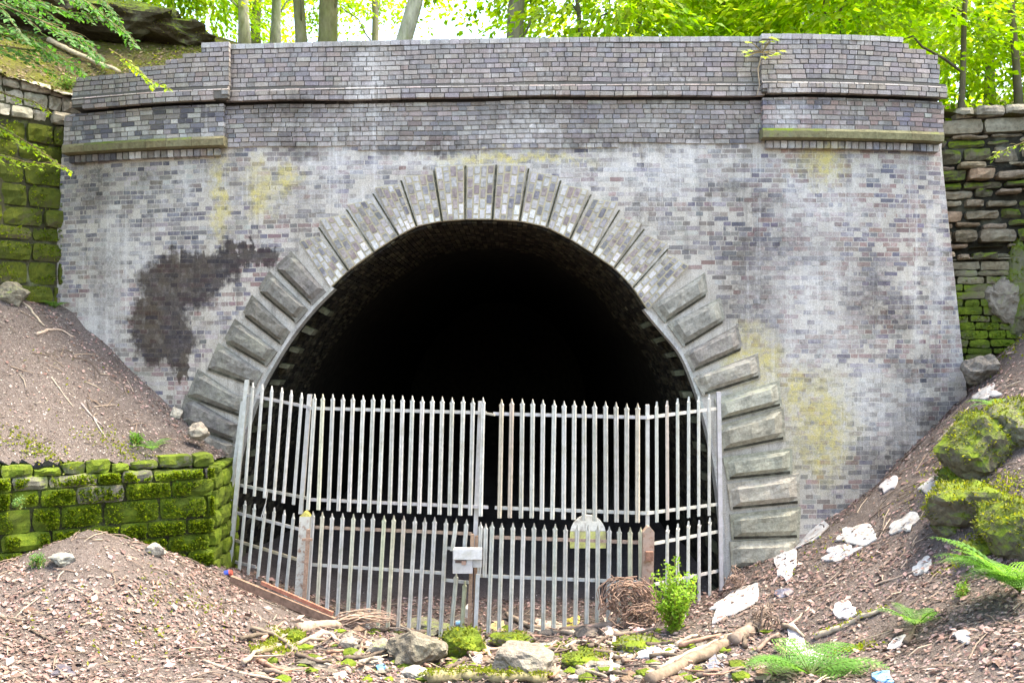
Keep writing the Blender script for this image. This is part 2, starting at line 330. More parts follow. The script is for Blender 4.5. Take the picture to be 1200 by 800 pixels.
# hillside behind and above the cutting
LWALL = [(-14, -12), (-12, -7), (-9.6, -2.4), tuple(U(0, 200, 15.0))[:2], tuple(U(95, 200, 15.9))[:2]]
RWALL = [tuple(U(1098, 200, 15.35))[:2], tuple(U(1200, 200, 15.1))[:2], (10.2, -2.6), (13, -8), (15, -12)]
CUT = [(x+.14, y-.1) for x, y in LWALL]+[(-7.0, .75), (-3, .75), (3, .55), (6.9, .6)]+[(x-.1, y-.12) for x, y in RWALL]+[(15, -60), (-14, -60)]
HP = ups([(0, 88, 15.02), (90, 115, 15.9), (40, 80, 16.1), (90, 92, 16.6), (100, 60, 17.5), (40, 45, 16.8), (150, 75, 16.6), (170, 55, 18), (230, 72, 17.2), (110, 12, 20), (200, 38, 19.5), (0, 0, 19), (1110, 134, 15.4), (1200, 136, 15.15)]) + \
     [(-4, 1.2, 8.3), (0, 1.2, 8.3), (4, 1.2, 8.2), (7.5, 1.2, 8.0), (-3, 8, 10.2), (3, 8, 10.0), (9, 8, 9.6), (0, 20, 13.5), (12, 20, 13), (-12, 12, 14), (-14, 20, 16), (-12, -2, 11), (-14, -7, 11), (-16, -12, 11), (-9.7, -2.3, 9.6), (-12.1, -7, 10.3), (10.3, -2.6, 7.85), (13.1, -8, 7.85), (13.5, -2, 9.4), (16, -8, 9.5), (18, -12, 9.5),
      (0, 60, 22), (-60, 60, 26), (60, 60, 20), (-60, -20, 16), (60, -20, 14)]
HR = RBF(HP)
def hz(X, Y): return HR(X, Y)+bumps(X, Y, .04)
def hz1(x, y): return float(hz(np.array([x]), np.array([y]))[0])
sheet('hillside', spaced(-60, 60, -12, 11, .12, 3), spaced(-40, 60, -3, 5, .12, 3), hz, M_HILL, lambda x, y: not inpoly(x, y, CUT), kind='structure')

# ------------------------------------------------------------------ tunnel portal
portal = thing('tunnel_portal', 'weathered brick tunnel portal with dark round arch, stone voussoirs and parapet', 'tunnel', (0, 0, .1))
IN = [(256, 720), (262, 640), (268, 580), (276, 535), (287, 495), (302, 454), (317, 427), (333, 400), (360, 364), (386, 338), (408, 317), (438, 295), (467, 276), (488, 265), (518, 259), (545, 257), (577, 257),
      (609, 259), (641, 266), (668, 280), (695, 297), (720, 314), (742, 337), (760, 364), (782, 390), (802, 414), (815, 445), (828, 485), (838, 530), (845, 580), (850, 630), (854, 720)]
INNER = [(386, 338), (408, 317), (438, 295), (467, 276), (488, 265), (518, 259), (545, 257), (577, 257), (609, 259), (641, 266), (668, 280), (695, 297), (720, 314), (742, 337), (760, 364)]
OUTER = [((350, 283), (374, 276)), ((373, 257), (406, 251)), ((406, 240), (436, 234)), ((438, 220), (468, 216)), ((472, 207), (509, 204)), ((508, 196), (545, 193)), ((546, 195), (581, 193)),
         ((582, 193), (618, 194)), ((621, 201), (656, 207)), ((658, 216), (691, 223)), ((694, 233), (725, 237)), ((727, 255), (753, 262)), ((757, 275), (783, 286)), ((783, 297), (808, 312))]
SL = [[(343, 298), (380, 339), (364, 354), (325, 315)], [(317, 321), (359, 360), (345, 375), (305, 341)], [(297, 349), (337, 385), (328, 401), (287, 369)], [(277, 377), (322, 409), (310, 426), (265, 400)],
      [(258, 405), (305, 434), (297, 450), (244, 431)], [(234, 436), (283, 466), (280, 485), (220, 463)], [(219, 466), (279, 497), (273, 516), (212, 493)], [(217, 498), (273, 521), (270, 542), (222, 521)],
      [(222, 530), (268, 546), (265, 568), (228, 552)], [(232, 556), (264, 572), (262, 598), (234, 582)], [(236, 588), (262, 602), (260, 630), (236, 614)], [(234, 620), (259, 634), (258, 668), (234, 650)]]
SR = [[(767, 357), (824, 323), (827, 345), (781, 375)], [(785, 378), (842, 352), (847, 376), (803, 403)], [(804, 412), (862, 384), (868, 408), (814, 432)], [(815, 440), (886, 417), (889, 440), (826, 460)],
      [(840, 470), (911, 449), (914, 473), (846, 490)], [(844, 502), (916, 481), (918, 512), (848, 526)], [(850, 539), (926, 528), (926, 552), (855, 559)], [(855, 570), (934, 558), (935, 587), (859, 594)],
      [(858, 606), (936, 597), (934, 627), (860, 629)], [(858, 638), (934, 634), (934, 664), (860, 664)]]
OUTLINE = [(q[0][0]-4, q[0][1]) for q in SL[::-1]]+[p for pr in OUTER for p in pr]+[(q[1][0]+4, q[1][1]) for q in SR]+[(938, 720)]
def chaikin(P, n=2):
    for _ in range(n):
        Q = [P[0]]
        for a, b in zip(P[:-1], P[1:]): Q += [(a[0]*.75+b[0]*.25, a[1]*.75+b[1]*.25), (a[0]*.25+b[0]*.75, a[1]*.25+b[1]*.75)]
        P = Q+[P[-1]]
    return P
IN = chaikin(IN)
INT_Y = lambda px: ip(px, IN)
LE = [(40, 85), (100, 84), (145, 75), (180, 72), (350, 62), (480, 54), (760, 40)]
RE = [(40, 1104), (100, 1108), (180, 1103), (460, 1133), (600, 1148), (760, 1162)]
ZS = 8.0                                        # underside of the string course
def mortar_core():
    m = MB(); top = ZS-.05; cu = (.43, .40, .355, .55)
    pxs = sorted(set([62+i*4 for i in range(270)]+[p[0] for p in IN])); cols = []
    def line(px, zt, zb, d): return [wpt(Wp(px, 300).x, z, d) for z in (zt, zb)]
    for px in pxs:
        if IN[0][0] <= px <= IN[-1][0]: zb = Wp(px, INT_Y(px)).z
        else: zb = -.2
        x = Wp(px, 300).x; cols.append((x, zb))
    def edge(z, L):
        px = ip(HY-(z-H0)*F/15.0, L); return wx(px)
    zs = np.linspace(-.2, top, 26)
    for (x0, b0), (x1, b1) in zip(cols[:-1], cols[1:]):
        if x0 < wx(90) or x1 > wx(1100):
            continue
        m.add([wpt(x0, b0, -.0015), wpt(x1, b1, -.0015), wpt(x1, top, -.0015), wpt(x0, top, -.0015)], [(0, 1, 2, 3)], cu)
        m.add([wpt(x0, b0, -.8), wpt(x1, b1, -.8), wpt(x1, top, -.8), wpt(x0, top, -.8)], [(3, 2, 1, 0)], cu)
        if b0 > -.1 or b1 > -.1: m.add([wpt(x0, b0, -.8), wpt(x1, b1, -.8), wpt(x1, b1, -.0015), wpt(x0, b0, -.0015)], [(0, 1, 2, 3)], cu)
    xa = [x for x, b in cols if x >= wx(90)][0]; xb = [x for x, b in cols if x <= wx(1100)][-1]
    for z0, z1 in zip(zs[:-1], zs[1:]):         # splayed ends of the wall
        for L, xi, fl in ((LE, xa, False), (RE, xb, True)):
            e0, e1 = edge(z0, L), edge(z1, L)
            q = [wpt(e0, z0, -.0015), wpt(xi, z0, -.0015), wpt(xi, z1, -.0015), wpt(e1, z1, -.0015), wpt(e0, z0, -.8), wpt(xi, z0, -.8), wpt(xi, z1, -.8), wpt(e1, z1, -.8)]
            m.add(q, [(0, 1, 2, 3), (0, 3, 7, 4)] if not fl else [(3, 2, 1, 0), (4, 7, 3, 0)], cu)
    return m.build('mortar_bed', M_MORTAR, portal)
mortar_core()
BR_PAL = {'grey': [(.22, .205, .20), (.17, .165, .175), (.27, .25, .235), (.21, .18, .165), (.33, .31, .29)],
          'dark': [(.085, .085, .105), (.17, .17, .20), (.33, .32, .31), (.13, .125, .15), (.40, .39, .38), (.24, .22, .22)],
          'purple': [(.22, .16, .16), (.17, .155, .19), (.27, .20, .19), (.13, .125, .16), (.31, .27, .265), (.25, .175, .16)],
          'parapet': [(.27, .24, .235), (.24, .22, .22), (.30, .265, .25), (.22, .205, .215), (.265, .225, .205)],
          'coping': [(.36, .35, .35), (.33, .315, .315), (.39, .375, .37)]}
bricks = []                                     # (kind, x0, x1, z0, z1, d, depth, colour)
def zone(px, py):
    if px < 270 and py < 310: return 'dark' if random.random() < .8 else 'grey'
    if px > 880 and py < 440: return 'purple' if random.random() < .85 else 'grey'
    if py > 270 and px < 340: return 'purple' if random.random() < .6 else 'grey'
    return 'grey' if random.random() < .7 else random.choice(['dark', 'purple'])
def run(x0, x1, z0, z1, d, kind='brick', pal=None, bond='S', depth=.05, jit=.0025, skip=None, gap=.0135):
    x = x0-rnd(0, .2) if kind == 'brick' else x0
    while x < x1-.02:
        wd = (.213 if (bond == 'S') != (random.random() < .13) else .1125) if bond in ('S', 'H') else bond
        a, b = max(x, x0), min(x+wd, x1); x += wd+gap
        if b-a < .03: continue
        if skip and skip((a+b)/2, (z0+z1)/2): continue
        px, py = proj(wpt((a+b)/2, (z0+z1)/2, d))
        p = pal or zone(px, py)
        c = vary(random.choice(BR_PAL[p]), .2, .04)[:3]+(random.random(),)
        dd = d+rnd(-jit, jit)+(rnd(.003, .009) if random.random() < .03 else 0)
        if d == 0.0 and py > 205 and random.random() < .006: continue     # a brick fallen out
        bricks.append((kind, a, b, z0+gap*.5, z1-gap*.5, dd, depth, c))
CH = .0755
def skip_main(x, z):
    px, py = proj(wpt(x, z, 0))
    if inpoly(px, py, OUTLINE+[(OUTLINE[0][0], 720)]) : return True
    if py > 500 and px < 225: return True
    if px < 600 and py > ip(px, [(55, 352), (62, 353), (100, 386), (150, 430), (200, 480), (245, 522), (280, 560)])+25: return True
    if px > 850 and py > ip(px, [(860, 672), (935, 640), (960, 612), (1020, 572), (1080, 520), (1135, 466)])+25: return True
    return False
n = 0; z = .35
while z < ZS-.06:
    pyl = HY-(z+CH/2-H0)*F/15.2; pyr = HY-(z+CH/2-H0)*F/14.75
    xl, xr = wx(ip(pyl, LE)), wx(ip(pyr, RE)); zt = min(z+CH, ZS-.035)
    cl, cr = wx(262), wx(892)
    if z > 7.26: run(xl, cl, z, zt, 0, bond='SH'[n % 2], skip=skip_main); run(cr, xr, z, zt, 0, bond='SH'[n % 2], skip=skip_main); run(cl, cr, z, zt, .028, bond='SH'[n % 2], pal=random.choice(['grey', 'parapet']), depth=.06)
    elif z > 7.17:
        a, b = wx(420), wx(726); run(xl, a, z, zt, 0, bond='SH'[n % 2]); run(a, b, z, zt, .028, bond='SH'[n % 2], depth=.06); run(b, xr, z, zt, 0, bond='SH'[n % 2])
    else: run(xl, xr, z, zt, 0, bond='SH'[n % 2], skip=skip_main)
    z += CH; n += 1
def curved_box(m, x0, x1, z0, z1, d0, d1, col, bev=0.0, seg=.35):
    k = max(1, int((x1-x0)/seg)); xs = np.linspace(x0, x1, k+1)
    pf = [(z0, d0), (z1-bev, d0), (z1, d0-bev*1.2), (z1, d1), (z0, d1)] if bev else [(z0, d0), (z1, d0), (z1, d1), (z0, d1)]
    n = len(pf); vs = [wpt(x, z, d) for x in xs for z, d in pf]; fs = []
    for i in range(k):
        for j in range(n): a = i*n+j; b = i*n+(j+1) % n; fs.append((b, a, a+n, b+n))
    fs.append(tuple(range(n))); fs.append(tuple(range(k*n, k*n+n))[::-1]); m.add(vs, fs, col)
core = MB(); MD = (.10, .095, .09, .1)
# centre parapet
CL, CR = wx(268), wx(893)
def parapet(x0, x1, dl, du, xr_by_course, xl_by_course, coping, skipf=None):
    run(x0, x1, ZS, ZS+CH, dl, pal='parapet', depth=.1, skip=skipf); run(x0, x1, ZS+CH, ZS+2*CH, dl, pal='parapet', bond='H', depth=.1, skip=skipf)
    run(x0, x1, ZS+2*CH, ZS+3*CH, dl-.004, kind='string_brick', pal='parapet', bond=.225, depth=.1)
    curved_box(core, x0+.012, x1-.012, ZS+.03, ZS+3*CH-.01, dl-.02, -.35, MD)
    for k in range(8):
        a, b = xl_by_course(k), xr_by_course(k)
        run(a, b, ZS+(3+k)*CH, ZS+(4+k)*CH, du, pal='parapet', bond='SH'[k % 2], depth=.1)
        curved_box(core, a+.012, b-.012, ZS+(3+k)*CH, ZS+(4+k)*CH-.003, du-.016, -.35, MD)
    a, b = coping
    run(a, b, ZS+11*CH+.002, ZS+11*CH+.085, du+.012, kind='coping_brick', pal='coping', bond=.148, depth=.3, jit=.003, gap=.006)
    curved_box(core, a+.012, b-.012, ZS+11*CH-.002, ZS+11*CH+.07, du-.004, -.35, MD)
parapet(CL, CR, .15, .10, lambda k: CR, lambda k: CL, (CL, CR))
# piers
LX0, LX1, RX0, RX1 = wx(86, .2), wx(269, .2), wx(892, .2), wx(1102, .2)
lk = [86, 86, 86, 90, 152, 195, 215, 237]; rk = [1100, 1100, 1100, 1100, 1099, 1098, 1084, 1064]
parapet(LX0, LX1, .28, .23, lambda k: LX1, lambda k: wx(lk[k], .2), (wx(237, .2), LX1), lambda x, z: (x < LX0+.16 and z < ZS+CH) or (LX1-.2 < x < LX1-.07 and z < ZS+CH*2))
parapet(RX0, RX1+.08, .28, .23, lambda k: wx(rk[k], .2), lambda k: RX0, (RX0, wx(1057, .2)), lambda x, z: (x < RX0+.18 and z < ZS+CH) or (RX1-.08 < x < RX1 and z < ZS+CH))
MP = (.22, .21, .20, .3)
for x0, x1, zl, name_ in ((wx(75, .16), wx(262, .16), 7.45, 0), (wx(894, .16), wx(1106, .16), 7.48, 1)):
    z = zl; n = 0; q = (ZS-zl)/7
    while z < ZS-.01:
        run(x0+(.07 if z > 7.85 and name_ == 0 else 0), x1, z, z+q-(.03 if z+q > ZS-.02 else 0), .16, bond='SH'[n % 2], depth=.1); z += q; n += 1
    curved_box(core, x0+.012, x1-.012, zl-.01, ZS-.05, .146, -.02, MP)
    for k, x in enumerate(np.arange(x0+.07, x1-.1, .112)):
        bricks.append(('dentil_brick', x, x+.095, zl-.275, zl-.17, .11+rnd(-.006, .006), .1, vary(random.choice(BR_PAL['dark']+BR_PAL['grey']), .3)[:3]+(random.random(),)))
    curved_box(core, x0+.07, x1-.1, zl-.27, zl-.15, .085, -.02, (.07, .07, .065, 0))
curved_box(core, wx(84, .2), wx(1103, .2), ZS-.07, ZS+.05, -.12, -.5, MD)
core.build('parapet_core', M_MORTAR, portal)
# ledge stones
for x0, x1, zl, js in ((wx(72, .27), wx(262, .27), 7.45, [98, 170, 194, 224]), (wx(894, .27), wx(1107, .27), 7.48, [969, 1069])):
    ed = [x0]+[wx(j, .27) for j in js]+[x1]
    for a, b in zip(ed[:-1], ed[1:]):
        m = MB(); k = max(2, int((b-a)/.3)); xs = np.linspace(a+.003, b-.003, k+1); o = rnd(-.006, .006)
        pf = [(zl-.155, .17), (zl-.145, .26+o), (zl-.05, .275+o), (zl-.004, .235), (zl-.004, .05), (zl-.155, .05)]; n = 6
        vs = [wpt(x, z+.006*noise.noise(Vector((x*5, z*9, 3))), d+.008*noise.noise(Vector((x*6, z*7, 1)))) for x in xs for z, d in pf]; fs = []
        for i in range(k):
            for j in range(n): p = i*n+j; r = i*n+(j+1) % n; fs.append((r, p, p+n, r+n))
        fs += [tuple(range(n)), tuple(range(k*n, k*n+n))[::-1]]; m.add(vs, fs, vary((.2, .185, .11, rnd(.1, .4)), .15))
        m.build('ledge_stone', M_STONE, portal)
def brick_mesh(m, b):
    k, x0, x1, z0, z1, d, dep, c = b; j = lambda: rnd(-.003, .003)
    if k == 'brick': o = .009*math.sin(x0*1.3+z0*.9)+.006*math.sin(x0*3.1-z0*2.3); z0 += o; z1 += o
    if k == 'string_brick':
        q = [wpt(x0, z0, d), wpt(x1, z0, d), wpt(x1, z1, d-.045), wpt(x0, z1, d-.045)]
    else: q = [wpt(x0+j(), z0+j(), d), wpt(x1+j(), z0+j(), d), wpt(x1+j(), z1+j(), d), wpt(x0+j(), z1+j(), d)]
    q += [wpt(x0, z0, d-dep), wpt(x1, z0, d-dep), wpt(x1, z1, d-dep), wpt(x0, z1, d-dep)]
    m.hexa(q, c, False)
single = sorted([b for b in bricks if b[0] == 'brick'], key=lambda b: -(b[2]-b[1])*(b[4]-b[3])/(wally(b[1])-YC)**2)
ids = set(id(b) for b in single[:300]); rest = MB()
for b in bricks:
    if b[0] != 'brick' or id(b) in ids:
        m = MB(); brick_mesh(m, b); m.build(b[0], M_BRICK, portal)
    else: brick_mesh(rest, b)
rest.build('brickwork', M_BRICK, portal, kind='stuff')
# brick voussoirs: a mortar block with its own bricks
def lerp2(a, b, t): return (a[0]+(b[0]-a[0])*t, a[1]+(b[1]-a[1])*t)
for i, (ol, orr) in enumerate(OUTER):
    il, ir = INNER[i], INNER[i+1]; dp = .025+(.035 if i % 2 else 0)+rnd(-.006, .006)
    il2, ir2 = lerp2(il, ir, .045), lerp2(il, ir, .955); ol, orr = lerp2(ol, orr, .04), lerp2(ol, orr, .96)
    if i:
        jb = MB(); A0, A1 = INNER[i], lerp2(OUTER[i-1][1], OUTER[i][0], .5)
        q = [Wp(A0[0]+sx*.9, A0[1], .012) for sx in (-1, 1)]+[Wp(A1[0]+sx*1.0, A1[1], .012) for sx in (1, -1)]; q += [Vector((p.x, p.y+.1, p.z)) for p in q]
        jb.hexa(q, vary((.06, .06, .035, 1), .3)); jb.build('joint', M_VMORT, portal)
    m = MB(); q = [Wp(*p, dp-.008) for p in (il2, ir2, orr, ol)]; q += [Vector((p.x, wally(p.x)+.5, p.z)) for p in q]
    m.hexa(q, (.43, .385, .27, 1)); vo = m.build('voussoir', M_VMORT, portal)
    NC = 4
    for cidx in range(NC):
        t0, t1 = cidx/NC+.032, (cidx+1)/NC-.032; r = 0; L = 1/rnd(4.7, 5.4); st = [0]
        if cidx % 2: st.append(L*.5)
        while st[-1]+L < .97: st.append(st[-1]+L)
        st.append(1)
        if st[-1]-st[-2] < .06: st.pop(-2)
        for a, b in zip(st[:-1], st[1:]):
            a2, b2 = a+.015, b-.015
            A = lambda t, s: lerp2(lerp2(il2, ir2, t), lerp2(ol, orr, t), s)
            pts = [A(t0, a2), A(t1, a2), A(t1, b2), A(t0, b2)]
            c = vary(random.choice(BR_PAL['purple']+BR_PAL['grey']+BR_PAL['coping'][:2]*2), .18, .04); g_ = (c[0]+c[1]+c[2])/3; c = tuple(.55*q+.5*g_ for q in c[:3])+(1,)
            if a < .18 and random.random() < .65: c = vary((.5, .49, .49), .1)
            mm = MB(); q = [Wp(*p, dp+rnd(-.002, .003)) for p in pts]; q += [Vector((p.x, p.y+.05, p.z)) for p in q]; mm.hexa(q, c, False)
            mm.build('brick', M_VBRICK, vo)
# stone voussoirs and jamb stones: drafted block with a raised rock face
def stone_voussoir(Q, cbase, moss, dm=.03):
    cx = sum(p[0] for p in Q)/4; cy = sum(p[1] for p in Q)/4
    m = MB(); big = [(cx+(p[0]-cx)*1.03+(1.5 if p[0] > cx else -1.5), cy+(p[1]-cy)*1.03+(3.0 if p[1] > cy else -3.0)) for p in Q]
    order = [3, 2, 1, 0]                        # lower-left, lower-right, upper-right, upper-left
    q = [Wp(*big[k], dm) for k in order]; q += [Vector((p.x, wally(p.x)+.35, p.z)) for p in q]
    c = vary(cbase, .12)
    m.hexa(q, (c[0]*.95, c[1]*.95, c[2]*.92, moss*.6))
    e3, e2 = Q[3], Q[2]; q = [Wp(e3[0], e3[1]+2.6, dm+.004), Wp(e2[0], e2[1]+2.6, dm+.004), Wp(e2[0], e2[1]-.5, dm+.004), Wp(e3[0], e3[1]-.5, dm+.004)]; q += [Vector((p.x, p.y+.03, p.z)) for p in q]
    m.hexa(q, (.045, .042, .032, .0))  # dark strip under the rock face paints in its overhang shadow
    nx, ny = 8, 5; vs = []; hh = rnd(.065, .085)
    for j in range(ny+1):
        for i in range(nx+1):
            a, b = i/nx, j/ny; p = lerp2(lerp2(Q[3], Q[2], a), lerp2(Q[0], Q[1], a), b)
            e = min(a, 1-a, (b)*.6, (1-b)*.6); h = hh*min(1, e/.09)**.5 if e > 0 else 0
            w_ = Wp(*p, .028); nn = noise.fractal(Vector((w_.x*5+cx, w_.z*5, cy)), 1, 2, 3)
            vs.append(Wp(*p, dm-.004+max(0, h+(.03*nn if e > 0 else 0))))
    fs = [(j*(nx+1)+i, j*(nx+1)+i+1, (j+1)*(nx+1)+i+1, (j+1)*(nx+1)+i) for j in range(ny) for i in range(nx)]
    m.add(vs, fs, (c[0], c[1], c[2], moss)); m.build('voussoir_stone', M_GREY, portal)
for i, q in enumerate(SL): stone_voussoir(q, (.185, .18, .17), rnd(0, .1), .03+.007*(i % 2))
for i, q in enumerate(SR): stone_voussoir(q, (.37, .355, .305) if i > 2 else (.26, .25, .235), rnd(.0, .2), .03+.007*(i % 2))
# rim along the arch edge, and toothed stones in the reveal
m = MB()
inn = []
for (x0, y0), (x1, y1) in zip(IN[:-1], IN[1:]):
    for t in (0.0,): inn.append((x0+(x1-x0)*t, y0+(y1-y0)*t))
inn.append(IN[-1]); ctr = (557, 470)
def inset(p, k):
    v = Vector((ctr[0]-p[0], ctr[1]-p[1])); v.normalize(); return (p[0]+v.x*k, p[1]+v.y*k)
for p0, p1 in zip(inn[:-1], inn[1:]):
    if 384 < p0[0] < 758:
        if m.v: m.build('arch_rim', M_MORTAR, portal); m = MB()
        continue
    q = [Wp(*p0, .02), Wp(*inset(p0, 4), .02), Wp(*inset(p1, 4), .02), Wp(*p1, .02)]
    if p0[0] > 500: q = q
    q2 = [Vector((p.x, p.y+.25, p.z)) for p in q]; m.hexa(q+q2, vary((.34, .34, .32), .25))
m.build('arch_rim', M_MORTAR, portal)
for side in (0, 1):
    pts = [p for p in inn if (p[0] < 384 if side == 0 else p[0] > 758)]
    for k in range(1, len(pts)-1, 3):
        p = pts[k]; p2 = lerp2(pts[k], pts[k+1], .75); a = Wp(*inset(p, 3)); b = Wp(*inset(p2, 3)); c = Wp(*inset(p2, 15)); d = Wp(*inset(p, 15))
        y0, y1 = .42, .75; m = MB()
        q = [Vector((v.x, wally(v.x)+y0, v.z)) for v in (a, b, c, d)]; q2 = [Vector((v.x, wally(v.x)+y1, v.z)) for v in (a, b, c, d)]
        m.hexa(q+q2, vary((.09, .095, .065, .2), .2)); m.build('reveal_stone', M_STONE, portal)
# tunnel lining: brick vault running into the hill
prof = [Wp(*inset(p, 1)) for p in inn[::1]]
m = MB(); ys = [.0, .4, 1, 2, 4, 8, 14, 20, 26]; n = len(prof)
for y in ys:
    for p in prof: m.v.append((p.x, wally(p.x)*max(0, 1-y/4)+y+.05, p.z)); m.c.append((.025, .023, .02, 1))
for j in range(len(ys)-1):
    for i in range(n-1): m.f.append((j*n+i, j*n+i+1, (j+1)*n+i+1, (j+1)*n+i))
m.f.append(tuple(range((len(ys)-1)*n, len(ys)*n)))
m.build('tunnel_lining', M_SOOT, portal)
m = MB()
arc = [0]
for a, b in zip(prof[:-1], prof[1:]): arc.append(arc[-1]+(b-a).length)
def onarc(s):
    k = min(max(int(np.searchsorted(arc, s))-1, 0), n-2); t = (s-arc[k])/(arc[k+1]-arc[k]); return prof[k].lerp(prof[k+1], min(max(t, 0), 1))
s = .1; row = 0
while s < arc[-1]-.1:
    y = .02+(row % 2)*-.11
    p0, p1 = onarc(s+.005), onarc(s+.075)
    nrm = Vector((p1.z-p0.z, 0, -(p1.x-p0.x))).normalized()
    while y < 4.0:
        y0, y1 = max(y, .02)+.006, y+.22; o = nrm*(.03+rnd(-.006, .010)); y += .23
        if y1-y0 < .05 or random.random() < .03: continue
        wy = wally(p0.x); f0 = lambda yy: wy*max(0, 1-yy/4)+yy+.05
        q = [Vector((p0.x, f0(y0), p0.z))+o, Vector((p1.x, f0(y0), p1.z))+o, Vector((p1.x, f0(y1), p1.z))+o, Vector((p0.x, f0(y1), p0.z))+o]
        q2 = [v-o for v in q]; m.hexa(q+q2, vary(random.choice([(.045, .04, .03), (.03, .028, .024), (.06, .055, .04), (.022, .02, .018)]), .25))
    s += .08; row += 1
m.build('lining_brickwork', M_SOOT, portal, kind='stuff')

# ------------------------------------------------------------------ stone walls
class Line:
    def __init__(s, pts):
        s.p = [Vector((a, b, 0)) for a, b in pts]; s.l = [0]
        for a, b in zip(s.p[:-1], s.p[1:]): s.l.append(s.l[-1]+(b-a).length)
    def at(s, d):
        k = min(max(int(np.searchsorted(s.l, d))-1, 0), len(s.p)-2); t = (d-s.l[k])/(s.l[k+1]-s.l[k]); return s.p[k]+(s.p[k+1]-s.p[k])*t
    def n(s, d):
        k = min(max(int(np.searchsorted(s.l, d))-1, 0), len(s.p)-2); t = s.p[k+1]-s.p[k]; return Vector((t.y, -t.x, 0)).normalized()
def rough_stone(m, L, s0, s1, z0, z1, out, depth, col, bulge=.05, nx=4, nz_=3, rough=.03):
    vs = []; sd_ = rnd(0, 99)
    for j in range(nz_+1):
        for i in range(nx+1):
            a, b = i/nx, j/nz_; s = s0+(s1-s0)*a; z = z0+(z1-z0)*b; e = min(a, 1-a, b, 1-b)
            cr = .07 if (i in (0, nx) and j in (0, nz_)) else 0
            s += (s0+s1-2*s)/2*cr; z += (z0+z1-2*z)/2*cr
            nn = noise.fractal(Vector((s*6+sd_, z*6, sd_)), 1, 2, 3)
            d = out+(bulge if e > 0 else bulge*.35)+rough*nn
            s += .025*noise.noise(Vector((s*9, z*9, sd_))); z += .02*noise.noise(Vector((z*9, s*9, sd_+5)))
            p = L.at(s)+L.n(s)*d; p.z = z; vs.append(p)
    fs = [(j*(nx+1)+i, j*(nx+1)+i+1, (j+1)*(nx+1)+i+1, (j+1)*(nx+1)+i) for j in range(nz_) for i in range(nx)]
    rim = [i for i in range(nx+1)]+[j*(nx+1)+nx for j in range(1, nz_+1)]+[nz_*(nx+1)+i for i in range(nx-1, -1, -1)]+[j*(nx+1) for j in range(nz_-1, 0, -1)]
    b0 = len(vs); sm = (s0+s1)/2
    for k in rim:
        vs.append(Vector(vs[k])-L.n(sm)*depth)
    for k in range(len(rim)): k2 = (k+1) % len(rim); fs.append((rim[k2], rim[k], b0+k, b0+k2))
    m.add(vs, fs, col)
def stone_wall(wall, L, d0, d1, zb, zt, courses, lens, colf, depth=.25, gap=.02, bulge=.05, jag=.03, mat=None, name='stone', rough=.03, outj=.03):
    """courses: list of course heights from the bottom, repeated; zb, zt: functions of distance"""
    z = min(zb(d0), zb(d1), zb((d0+d1)/2)); k = 0; cells = []
    top = max(zt(d) for d in np.linspace(d0, d1, 12))
    while z < top:
        h = courses[k % len(courses)]*rnd(.88, 1.12); s = d0-rnd(0, lens[0])
        while s < d1:
            l = rnd(*lens); a, b = max(s, d0), min(s+l, d1); s += l
            if b-a < .08: continue
            mid = (a+b)/2; lo = max(z, zb(mid)-.2); hi = min(z+h, zt(mid))
            if hi-lo < .05 or z+h < zb(mid)-.1: continue
            m = MB(); col = colf(mid, (lo+hi)/2)
            rough_stone(m, L, a+gap/2, b-gap/2, lo+gap/2+rnd(-jag, jag)*.4, hi-gap/2+rnd(-jag, jag)*.4, rnd(-outj, outj), depth, col, bulge*rnd(.6, 1.3), rough=rough)
            m.build(name, mat or M_STONE, wall, smooth=False); cells.append((a, b, lo, hi))
        z += h; k += 1
    return cells
def backing(wall, L, d0, d1, zb, zt, off, thick, col, mat=None, name='wall_core'):
    m = MB(); N = 14; ds = np.linspace(d0, d1, N+1); vs = []
    for d in ds:
        p, nn = L.at(d), L.n(d)
        for z, o in ((zb(d)-.3, -off), (zt(d)-.02, -off), (zt(d)-.02, -off-thick), (zb(d)-.3, -off-thick)): q = p+nn*o; q.z = z; vs.append(q)
    fs = []
    for i in range(N):
        for j in range(4): a = i*4+j; b = i*4+(j+1) % 4; fs.append((b, a, a+4, b+4))
    fs += [(0, 1, 2, 3), tuple(range(N*4+3, N*4-1, -1))]; m.add(vs, fs, col); m.build(name, mat or M_STONE, wall)
def moss_tufts(wall, L, cells, n, dens=1.0, out=.05):
    m = MB()
    for _ in range(n):
        a, b, lo, hi = random.choice(cells); s, z = rnd(a+.035, b-.035), rnd(lo+.03, hi-.03)
        if noise.noise(Vector((s*1.7, z*2.3, 4)))+noise.noise(Vector((s*5, z*5, 9)))*.5 < .05-dens*.4: continue
        p = L.at(s)+L.n(s)*(out+rnd(-.03, .03)); p.z = z; nn = L.n(s)
        for q in range(2):
            d = (nn+Vector((rnd(-.7, .7), rnd(-.4, .4), rnd(-.3, .9)))); c = vary(random.choice([(.12, .20, .015), (.17, .24, .02), (.09, .15, .012), (.21, .27, .03)]), .25)
            m.leaf(p, d, (rnd(-1, 1), rnd(-1, 1), rnd(-1, 1)), rnd(.025, .07), rnd(.015, .035), c)
    m.build('moss', M_LEAF, wall, kind='stuff')
